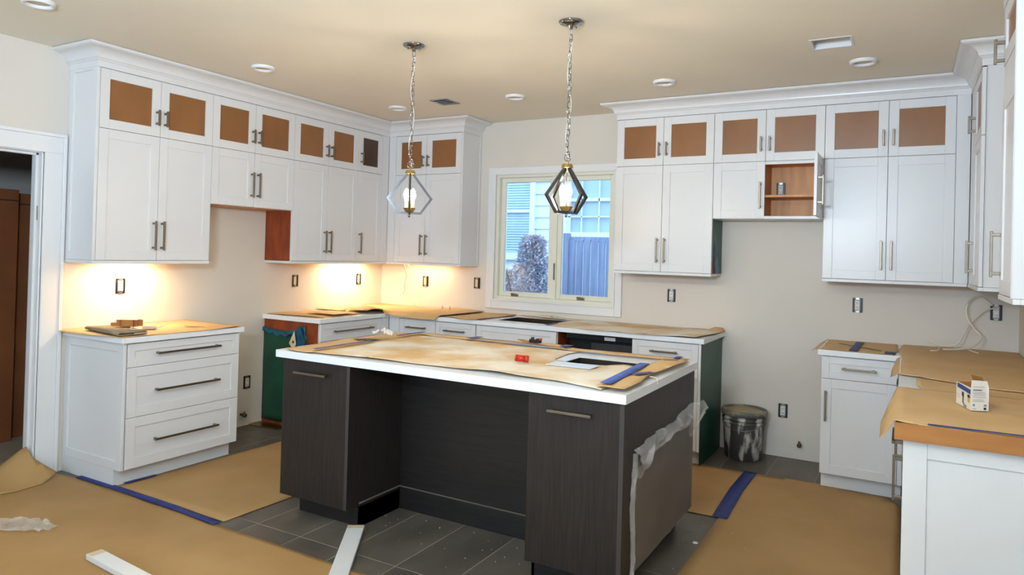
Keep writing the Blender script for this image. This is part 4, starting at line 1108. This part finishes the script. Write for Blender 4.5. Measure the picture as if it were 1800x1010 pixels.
# ------------------------------------------------------------------ things on the left counter
zc = TOP+0.006
r = thing('folded_mat', 'grey folded felt mat on the paper at the left worktop corner', 'mat', (0.40, -3.06, zc))
mb = MB()
def foldprof(u):
    return u
vs = []; fs = []
path = [(0.0, 0.0), (0.16, 0.000), (0.17, 0.002), (0.176, 0.010), (0.17, 0.018), (0.16, 0.021), (0.0, 0.019)]
ang = math.atan2(-3.153+3.091, 0.612-0.153)
for k, t in enumerate((0.0, 0.15, 0.3, 0.47)):
    for (a, b) in path:
        lx = t; ly = -a+0.17
        X = 0.155+lx*math.cos(ang)-(ly)*math.sin(ang)*1.0; Y = -3.085+lx*math.sin(ang)+ly*math.cos(ang)
        vs.append((X, Y, zc+b+0.003+(0.006 if k in (1, 2) else 0)*(b > 0.01)))
n = len(path)
for k in range(3):
    for i in range(n-1): fs.append((k*n+i, k*n+i+1, (k+1)*n+i+1, (k+1)*n+i))
mb.add(vs, fs, True); o = mb.build('felt', 'cloth', r, recalc=True); sm = o.modifiers.new('s', 'SOLIDIFY'); sm.thickness = 0.006
r = thing('small_box', 'small open brown cardboard box standing on the grey mat', 'box', (0.42, -2.96, zc+0.03))
mb = MB(); a = -0.05
c0 = (0.42, -2.955)
for (dx, dy, sx, sy) in ((0, -0.03, 0.10, 0.002), (0, 0.03, 0.10, 0.002), (-0.05, 0, 0.002, 0.06), (0.05, 0, 0.002, 0.06)):
    mb.obox((c0[0]+dx*0.8+dy*0.5, c0[1]+dx*0.6+dy*0.8, zc+0.055), (sx, sy, 0.042), rz=0.62)
mb.obox((c0[0], c0[1], zc+0.034), (0.10, 0.06, 0.002), rz=0.62)
mb.build('carton', 'card', r)
mb = MB(); mb.obox((c0[0]-0.015, c0[1]+0.02, zc+0.077), (0.10, 0.055, 0.002), rz=0.62, rx=0.1); mb.build('flap', 'cream', r)
mb = MB(); mb.obox((0.30, -2.985, zc+0.041), (0.035, 0.02, 0.02), rz=0.5)
tag(mb.build('small_block', 'card', bevel=0.001, org=(0.30, -2.985, zc+0.03)), 'tiny brown carton piece left of the open box', 'box')
mb = MB(); mb.obox((0.265, -2.94, zc+0.042), (0.04, 0.03, 0.03), rz=0.2); mb.obox((0.27, -2.945, zc+0.061), (0.02, 0.02, 0.01), rz=0.2)
tag(mb.build('cable_clip', 'plastic_white', bevel=0.003, org=(0.265, -2.94, zc+0.03)), 'small white plastic fitting behind the tiny carton', 'fitting')
mb = MB(); mb.lathe([(0.005, 0.026), (0.03, 0.024), (0.043, 0.014), (0.046, 0.004), (0.044, 0.0)], (0.39, -2.80, TOP+0.010), 24)
for v in range(len(mb.v)):
    xx, yy, zz = mb.v[v]; mb.v[v] = (xx, yy, zz+0.0)
tag(mb.build('round_dish', 'cream', org=(0.39, -2.80, TOP+0.01)), 'cream round dish upside down behind the small brown box', 'dish')
def cable(label, pts, rad, m, cat='cable', name='cable'):
    # smooth Catmull-Rom
    P = [Vector(p) for p in pts]; out = []
    for i in range(len(P)-1):
        p0, p1, p2, p3 = P[max(i-1, 0)], P[i], P[i+1], P[min(i+2, len(P)-1)]
        for k in range(6):
            t = k/6
            out.append(0.5*((2*p1)+(-p0+p2)*t+(2*p0-5*p1+4*p2-p3)*t*t+(-p0+3*p1-3*p2+p3)*t**3))
    out.append(P[-1])
    mb = MB(); mb.tube(out, rad, 8)
    return tag(mb.build(name, m, org=tuple(P[0])), label, cat)
z = TOP+0.008
cable('thin white cable looping over the grey mat on the left worktop', [(0.43, -2.86, z+0.05), (0.50, -2.80, z+0.045), (0.56, -2.82, z+0.03), (0.60, -2.93, z+0.028), (0.57, -3.03, z+0.03), (0.52, -3.0, z+0.035), (0.50, -2.92, z+0.035), (0.55, -2.86, z+0.03), (0.62, -2.90, z+0.02), (0.64, -3.0, z+0.012), (0.655, -3.07, z+0.012)], 0.0022, 'wire')
cable('short white cable end rising behind the box on the left worktop', [(0.46, -2.80, z+0.01), (0.48, -2.70, z+0.04), (0.50, -2.60, z+0.035), (0.52, -2.54, z+0.022)], 0.0022, 'wire')
mb = MB(); vs = []
mb.obox((0.47, -2.52, TOP+0.010), (0.13, 0.035, 0.003), rz=0.9, ry=0.06)
tag(mb.build('paper_scrap', 'kraft', org=(0.47, -2.52, TOP+0.008)), 'pale curled paper scrap on the left worktop paper', 'paper scrap')

# corner wires
cable('thin wire dangling from the light under the corner cabinets', [(0.435, -0.20, ZB-0.004), (0.40, -0.12, 1.29), (0.36, -0.05, 1.23), (0.33, -0.03, 1.16), (0.33, -0.03, 1.08), (0.30, -0.03, 1.04)], 0.0016, 'wiredark')
cable('white wire hanging down to the back-left worktop', [(0.46, -0.18, ZB-0.004), (0.47, -0.06, 1.25), (0.49, -0.04, 1.12), (0.53, -0.06, 1.02), (0.56, -0.12, 0.955), (0.64, -0.20, 0.948), (0.78, -0.22, 0.948), (0.95, -0.25, 0.946)], 0.0022, 'wire')
cable('second white wire hanging beside the corner on the back wall', [(0.40, -0.15, ZB-0.004), (0.37, -0.04, 1.22), (0.36, -0.03, 1.1), (0.40, -0.05, 1.0), (0.50, -0.12, 0.952), (0.60, -0.16, 0.949)], 0.0018, 'wire')
for k, (x, y, lab) in enumerate([(0.92, -0.20, 'pale wire nut on the back-left worktop paper, left one'), (1.02, -0.22, 'pale wire nut on the back-left worktop paper, right one')]):
    mb = MB(); mb.lathe([(0.007, 0.0), (0.010, 0.01), (0.007, 0.028), (0.004, 0.03)], (x, y, 0.944), 10); tag(mb.build('wire_nut', 'cream', org=(x, y, 0.944)), lab, 'wire nut', 'wire nuts in the corner')
# box of small parts near window sink
mb = MB(); mb.obox((1.98, -0.10, 0.938), (0.11, 0.04, 0.016), rz=-0.1)
tag(mb.build('foam_strip', 'cream', bevel=0.002, org=(1.98, -0.1, 0.93)), 'cream foam strip behind the window sink', 'foam strip')
mb = MB(); mb.obox((2.12, -0.11, 0.934), (0.08, 0.05, 0.006), rz=0.25, ry=0.1)
tag(mb.build('paper_note', 'cream', org=(2.12, -0.11, 0.93)), 'pale yellow paper note behind the window sink', 'note')

# ------------------------------------------------------------------ things on the island
zi = TOP+0.018
r = thing('tape_measure', 'small red plastic spool lying on the dusty island paper', 'spool', (3.045, -2.49, zi))
mb = MB(); mb.tube([(3.022, -2.498, zi+0.019), (3.062, -2.482, zi+0.016)], [0.018, 0.0165], 16); mb.build('spool_body', 'red', r)
mb = MB(); mb.tube([(3.060, -2.483, zi+0.016), (3.078, -2.476, zi+0.015)], [0.019, 0.018], 16); mb.build('flange', 'red', r)
mb = MB(); mb.tube([(3.022, -2.498, zi+0.019), (3.013, -2.501, zi+0.020)], [0.019, 0.0175], 16); mb.build('flange', 'red', r)
r = thing('hand_tool', 'small black clamp tool with a wooden handle on the far island paper', 'tool', (2.80, -1.86, zi+0.01))
mb = MB(); mb.tube([(2.66, -1.84, zi+0.020), (2.70, -1.848, zi+0.019), (2.755, -1.858, zi+0.015)], [0.003, 0.007, 0.006], 10); mb.build('wooden_handle', 'wood', r)
mb = MB(); mb.obox((2.79, -1.868, zi+0.024), (0.06, 0.03, 0.022), rz=-0.15); mb.obox((2.825, -1.875, zi+0.030), (0.022, 0.035, 0.028), rz=-0.15); mb.obox((2.775, -1.862, zi+0.040), (0.02, 0.02, 0.014), rz=0.3); mb.build('tool_head', 'black', r, bevel=0.003)
mb = MB(); mb.obox((2.838, -1.878, zi+0.040), (0.012, 0.02, 0.012)); mb.build('knob', 'red', r)
mb = MB(); vs = []; fs = []; nx, ny = 12, 8
for j in range(ny+1):
    for i in range(nx+1):
        u = i/nx-0.5; v = j/ny-0.5; k = (1-1.3*abs(u))
        vs.append((1.875+u*0.14, -2.19+u*0.03+v*0.12*k, zi+0.012+0.05*abs(noise.noise(Vector((u*6, v*5, 3.7))))+0.018*(1-4*u*u)))
for j in range(ny):
    for i in range(nx): fs.append((j*(nx+1)+i, j*(nx+1)+i+1, (j+1)*(nx+1)+i+1, (j+1)*(nx+1)+i))
mb.add(vs, fs, False); o = tag(mb.build('crumpled_wrapper', 'plastic_white', org=(1.875, -2.19, zi+0.01)), 'crumpled white wrapper on the torn left part of the island paper', 'wrapper')
mb = MB(); mb.prism([(1.74, -2.32), (1.80, -2.24), (1.90, -2.24), (1.88, -2.34), (1.83, -2.30), (1.80, -2.35)], TOP+0.0108, TOP+0.0116)
tag(mb.build('paper_tear', 'wiredark', org=(1.8, -2.28, TOP+0.01)), 'dark ragged tear in the island paper beside the wrapper', 'tear')
cable('thin wire stub hanging over the right edge of the island', [(3.735, -2.505, TOP+0.022), (3.765, -2.50, TOP+0.015), (3.770, -2.495, TOP-0.012)], 0.0018, 'wire', name='wire_stub')

# ------------------------------------------------------------------ white carton on the right worktop
cxk, cyk, zk = 4.998, -2.335, TOP+0.016
r = thing('product_carton', 'open white carton with blue band and small print on the right worktop', 'box', (cxk, cyk, zk))
# footprint: near corner N, left corner Lc, right corner Rc
N_ = Vector((4.992, -2.415)); Lc = Vector((4.952, -2.262)); Rc = Vector((5.052, -2.388)); Bk = Lc+(Rc-N_)
hh = 0.088
def vquad(mb, p, q, z0, z1, zq0=None, zq1=None):
    zq0 = z0 if zq0 is None else zq0; zq1 = z1 if zq1 is None else zq1
    mb.add([(p.x, p.y, z0), (q.x, q.y, zq0), (q.x, q.y, zq1), (p.x, p.y, z1)], [(0, 1, 2, 3)])
mb = MB(); vquad(mb, Lc, N_, zk, zk+hh); vquad(mb, Rc, Bk, zk, zk+hh); vquad(mb, Bk, Lc, zk, zk+hh)
mb.add([(N_.x, N_.y, zk+.001), (Rc.x, Rc.y, zk+.001), (Bk.x, Bk.y, zk+.001), (Lc.x, Lc.y, zk+.001)], [(0, 1, 2, 3)])
o = mb.build('walls', 'plastic_white', r, recalc=True); o.modifiers.new('s', 'SOLIDIFY').thickness = 0.001
mb = MB(); mb.add([(N_.x, N_.y, zk), (Rc.x, Rc.y, zk), (Rc.x, Rc.y, zk+hh), (Rc.x-0.006, Rc.y, zk+hh+0.028), (N_.x+0.002, N_.y, zk+hh+0.030), (N_.x, N_.y, zk+hh)], [(0, 1, 2, 3, 4, 5)])
o = mb.build('front_flap', 'plastic_white', r); o.modifiers.new('s', 'SOLIDIFY').thickness = 0.001
mb = MB(); vquad(mb, Lc+(N_-Lc)*0.03+Vector((0.002, 0)), N_+Vector((0.002, 0.003)), zk+0.004, zk+hh-0.001); mb.add([(Rc.x-0.003, Rc.y+0.004, zk+0.005), (Bk.x-0.003, Bk.y, zk+0.005), (Bk.x-0.003, Bk.y, zk+hh), (Rc.x-0.003, Rc.y+0.004, zk+hh)], [(0, 1, 2, 3)])
mb.add([(Bk.x, Bk.y-0.002, zk+0.005), (Lc.x, Lc.y-0.002, zk+0.005), (Lc.x, Lc.y-0.002, zk+hh), (Bk.x, Bk.y-0.002, zk+hh)], [(0, 1, 2, 3)])
mb.build('inner_liner', 'card', r)
mb = MB(); vs = []
for k in range(7):
    t = k/6; vs += [(Rc.x-0.004+0.012*math.sin(t*1.6)+(Bk.x-Rc.x)*0.1, Rc.y+0.01, zk+hh+0.03*math.sin(t*math.pi*0.5)), (Rc.x-0.03, Rc.y+0.045, zk+hh+0.036*math.sin(t*math.pi*0.5))]
mb.add([(Rc.x, Rc.y+0.002, zk+hh), (Bk.x, Bk.y-0.05, zk+hh), (Bk.x-0.012, Bk.y-0.055, zk+hh+0.035), (Rc.x-0.022, Rc.y+0.012, zk+hh+0.040)], [(0, 1, 2, 3)])
o = mb.build('side_flap', 'card', r); o.modifiers.new('s', 'SOLIDIFY').thickness = 0.001
def onface(p, q, nrm, a0, a1, z0, z1, m, name='printed_mark', za=None, zb=None):
    d = q-p; A_ = p+d*a0+nrm*0.0012; B_ = p+d*a1+nrm*0.0012
    mb = MB(); za = za if za is not None else z0; zb = zb if zb is not None else z1
    mb.add([(A_.x, A_.y, zk+z0), (B_.x, B_.y, zk+za), (B_.x, B_.y, zk+zb), (A_.x, A_.y, zk+z1)], [(0, 1, 2, 3)])
    return mb.build(name, m, r)
nl = Vector(((N_-Lc).y, -(N_-Lc).x)).normalized()
if nl.x > 0: nl = -nl
nf = Vector(((Rc-N_).y, -(Rc-N_).x)).normalized()
if nf.y > 0: nf = -nf
onface(Lc, N_, nl, 0.10, 0.99, 0.068, 0.086, 'printblue', 'blue_band', za=0.062, zb=0.080)
onface(Lc, N_, nl, 0.42, 0.55, 0.040, 0.058, 'printblack'); onface(Lc, N_, nl, 0.47, 0.53, 0.014, 0.040, 'printblack'); onface(Lc, N_, nl, 0.53, 0.60, 0.010, 0.016, 'printblack')
onface(Lc, N_, nl, 0.80, 0.95, 0.046, 0.058, 'printblack'); onface(Lc, N_, nl, 0.80, 0.95, 0.028, 0.046, 'printamber'); onface(Lc, N_, nl, 0.55, 0.75, 0.002, 0.012, 'printgrey')
onface(Lc, N_, nl, 0.06, 0.30, 0.040, 0.0415, 'printgrey'); onface(Lc, N_, nl, 0.06, 0.28, 0.030, 0.0315, 'printgrey')
for k, (a0, a1, z0, h_, mm) in enumerate([(0.1, 0.75, 0.092, 0.0015, 'printgrey'), (0.1, 0.6, 0.079, 0.003, 'printblack'), (0.1, 0.78, 0.072, 0.0014, 'printgrey'), (0.1, 0.82, 0.066, 0.0014, 'printgrey'),
                                       (0.1, 0.80, 0.060, 0.0014, 'printgrey'), (0.1, 0.84, 0.052, 0.0014, 'printgrey'), (0.1, 0.70, 0.042, 0.0014, 'printgrey'), (0.1, 0.76, 0.036, 0.0014, 'printgrey'),
                                       (0.1, 0.22, 0.018, 0.008, 'printgrey'), (0.72, 0.88, 0.018, 0.008, 'printgrey'), (0.1, 0.3, 0.007, 0.002, 'printgrey'), (0.72, 0.86, 0.005, 0.009, 'printblack')]):
    onface(N_, Rc, nf, a0, a1, z0, z0+h_, mm)

# cables from the corner outlet
cable('thick white cable looping from the corner outlet down to the right worktop', [(5.27, -0.02, 1.23), (5.20, -0.05, 1.285), (5.13, -0.10, 1.255), (5.12, -0.12, 1.16), (5.16, -0.14, 1.08), (5.20, -0.18, 1.03), (5.16, -0.24, 0.975), (5.08, -0.28, 0.95), (4.98, -0.33, 0.944)], 0.0060, 'wire')
cable('second white cable crossing the first above the right worktop', [(5.31, -0.02, 1.22), (5.22, -0.06, 1.19), (5.14, -0.09, 1.10), (5.10, -0.14, 1.02), (5.06, -0.18, 0.965), (4.97, -0.16, 0.952), (4.90, -0.10, 0.975)], 0.0050, 'wire')
cable('short cable end lying on the right worktop paper', [(5.10, -0.20, 0.955), (5.14, -0.30, 0.945), (5.17, -0.38, 0.942)], 0.0036, 'wire')
cable('cut white cable stub lying at the left of the cable tangle', [(4.965, -0.33, 0.955), (4.95, -0.40, 0.942), (4.91, -0.44, 0.941)], 0.0050, 'wire')

# ------------------------------------------------------------------ store room contents
def carton(label, x, y, rz, sx, sy, sz):
    r = thing('moving_carton', label, 'carton', (x, y, 0), 'tall cartons in the dark store room', rz=0)
    mb = MB(); mb.obox((x, y, sz/2+0.001), (sx, sy, sz), rz=rz); mb.build('shell', 'carton', r, bevel=0.004)
    c, s = math.cos(rz), math.sin(rz)
    def loc(a, b): return (x+a*c-b*s, y+a*s+b*c)
    px, py = loc(sx/2+0.001, 0)
    mb = MB(); mb.obox((px, py, sz-0.08), (0.002, sy, 0.008), rz=rz); mb.build('flap_seam', 'printblack', r)
    for (bb, zz, w_, h_) in ((0.12, 1.42, 0.10, 0.03), (0.13, 1.30, 0.08, 0.09), (0.14, 1.05, 0.05, 0.03), (-0.1, 1.6, 0.12, 0.02)):
        if zz < sz-0.1:
            px, py = loc(sx/2+0.0015, bb); mb = MB(); mb.obox((px, py, zz), (0.002, w_, h_), rz=rz); mb.build('printed_mark', 'printblack', r)
carton('tall brown carton just inside the dark doorway', -1.28, -3.30, 0.05, 0.60, 0.66, 1.86)
carton('second tall brown carton in the dark doorway, farther right', -1.35, -2.58, 0.0, 0.55, 0.70, 1.84)
mb = MB(); mb.box(-2.46, -2.43, -4.2, -2.75, 1.5, 2.15); tag(mb.build('wall_board', 'board', org=(-2.45, -3.4, 1.5)), 'grey-green board behind the cartons in the dark room', 'board')

# ------------------------------------------------------------------ outside the window
mb = MB(); mb.box(-3.5, 6.5, 0.16, 9, -0.25, -0.05); struct(mb, 'ground_outside', 'soil')
hs = thing('neighbor_house', 'neighbouring white clapboard house seen through the window', 'house', (0.6, 2.6, 0))
HY = 2.56
win_holes = [(-0.72, 0.38, 1.50, 2.75), (0.92, 1.62, 1.78, 2.62)]
mb = MB()
for a, b, c, d in cells(-3.0, 4.5, -0.05, 4.2, win_holes): mb.box(a, b, HY, HY+0.2, c, d)
mb.build('wall', 'siding', hs)
z = 0.12; p = 0.1545
while z < 4.1:
    segs = [(-3.0, 4.5)]
    for h in win_holes:
        if z+p > h[2]-0.07 and z < h[3]+0.07:
            ns = []
            for a, b in segs:
                if b <= h[0]-0.07 or a >= h[1]+0.07: ns.append((a, b)); continue
                if h[0]-0.07 > a: ns.append((a, min(b, h[0]-0.07)))
                if h[1]+0.07 < b: ns.append((max(a, h[1]+0.07), b))
            segs = ns
    for a, b in segs:
        mb = MB(); mb.add([(a, HY-0.022, z), (b, HY-0.022, z), (b, HY-0.004, z+p), (a, HY-0.004, z+p), (a, HY, z), (b, HY, z), (b, HY, z+p), (a, HY, z+p)],
                          [(0, 1, 2, 3), (0, 4, 5, 1), (3, 2, 6, 7), (0, 3, 7, 4), (1, 5, 6, 2)])
        mb.build('clapboard', 'siding', hs)
    z += p
for (a, b, c, d) in win_holes:
    mb = MB()
    for q in cells(a-0.07, b+0.07, c-0.07, d+0.07, [(a, b, c, d)]): mb.box(q[0], q[1], HY-0.05, HY, q[2], q[3])
    mb.box(a-0.09, b+0.09, HY-0.07, HY, c-0.10, c-0.07)
    f = mb.build('window', 'trim', hs)
    mb = MB(); zm = 2.06 if a < 0 else 2.2
    mb.box(a, b, HY+0.01, HY+0.04, zm-0.02, zm+0.02); mb.box(a, a+0.03, HY+0.01, HY+0.04, c, d); mb.box(b-0.03, b, HY+0.01, HY+0.04, c, d)
    if a > 0:
        mb.box(a, b, HY+0.01, HY+0.03, 1.975, 1.99); mb.box((a+b)/2-0.17, (a+b)/2-0.155, HY+0.01, HY+0.03, c, d); mb.box((a+b)/2+0.07, (a+b)/2+0.085, HY+0.01, HY+0.03, c, d)
    mb.build('sash_bars', 'trim', f)
    mb = MB(); mb.box(a, b, HY+0.05, HY+0.06, c, d); mb.build('pane', 'blind', f)
    if a < 0:
        k = 0; zz = c+0.02
        bl = MB()
        while zz < d-0.02: bl.obox(((a+b)/2, HY+0.042, zz), (b-a-0.08, 0.034, 0.002), rx=1.25); zz += 0.035
        bl.build('blind_slats', 'blind', f)
# fence
fe = thing('garden_fence', 'blue-grey slatted garden fence outside the right window sash', 'fence', (1.9, 1.75, -0.05))
for k in range(20):
    x = 1.33+k*0.092
    mb = MB(); mb.box(x, x+0.080, 1.74, 1.758, -0.04, 1.66+0.004*math.sin(k)); mb.build('slat', 'fence', fe, bevel=0.003)
mb = MB(); mb.box(1.27, 3.2, 1.76, 1.80, 1.645, 1.70); mb.build('top_rail', 'fence', fe)
mb = MB(); mb.box(1.27, 3.2, 1.76, 1.80, 0.5, 0.58); mb.build('lower_rail', 'fence', fe)
for x in (1.255, 2.3):
    mb = MB(); mb.box(x, x+0.07, 1.735, 1.80, -0.045, 1.74); mb.build('post', 'fence', fe)
# white downpipe
dp = MB(); dp.box(0.885, 0.945, 2.46, 2.52, -0.05, 1.55); tag(dp.build('downpipe', 'siding', bevel=0.004, org=(0.91, 2.49, -0.05)), 'white downpipe on the neighbouring house beside the fence', 'downpipe')
# shrubs
def shrub(label, cx, cy, h, rad, n, seed):
    rnd = random.Random(seed)
    r = thing('garden_shrub', label, 'shrub', (cx, cy, -0.05))
    st = MB()
    for k in range(7):
        a = rnd.random()*6.28; st.tube([(cx, cy, -0.05), (cx+0.3*rad*math.cos(a), cy+0.3*rad*math.sin(a), h*0.4), (cx+0.6*rad*math.cos(a), cy+0.6*rad*math.sin(a), h*0.75)], [0.015, 0.01, 0.004], 6)
    st.build('stems', 'stem', r)
    lf = MB()
    for k in range(n):
        t = rnd.random()**0.6; a = rnd.random()*6.28; rr = rad*(1-t*0.75)*math.sqrt(rnd.random())
        p = Vector((cx+rr*math.cos(a), cy+rr*math.sin(a), 0.15+t*(h-0.15)))
        d = Vector((rnd.uniform(-1, 1), rnd.uniform(-1, 1), rnd.uniform(-0.4, 0.8))).normalized(); w_ = d.cross(Vector((rnd.random(), rnd.random(), 1))).normalized()
        L_ = rnd.uniform(0.03, 0.055)
        lf.add([p, p+d*L_*0.5+w_*L_*0.28, p+d*L_, p+d*L_*0.5-w_*L_*0.28], [(0, 1, 2, 3)])
    tag(lf.build('foliage', 'leaf', r), kind='stuff')
shrub('bushy shrub outside at the mullion of the window', 1.16, 1.15, 1.68, 0.46, 9000, 3)
shrub('lower rounded shrub outside the left window sash', 0.60, 1.60, 1.28, 0.30, 4000, 5)
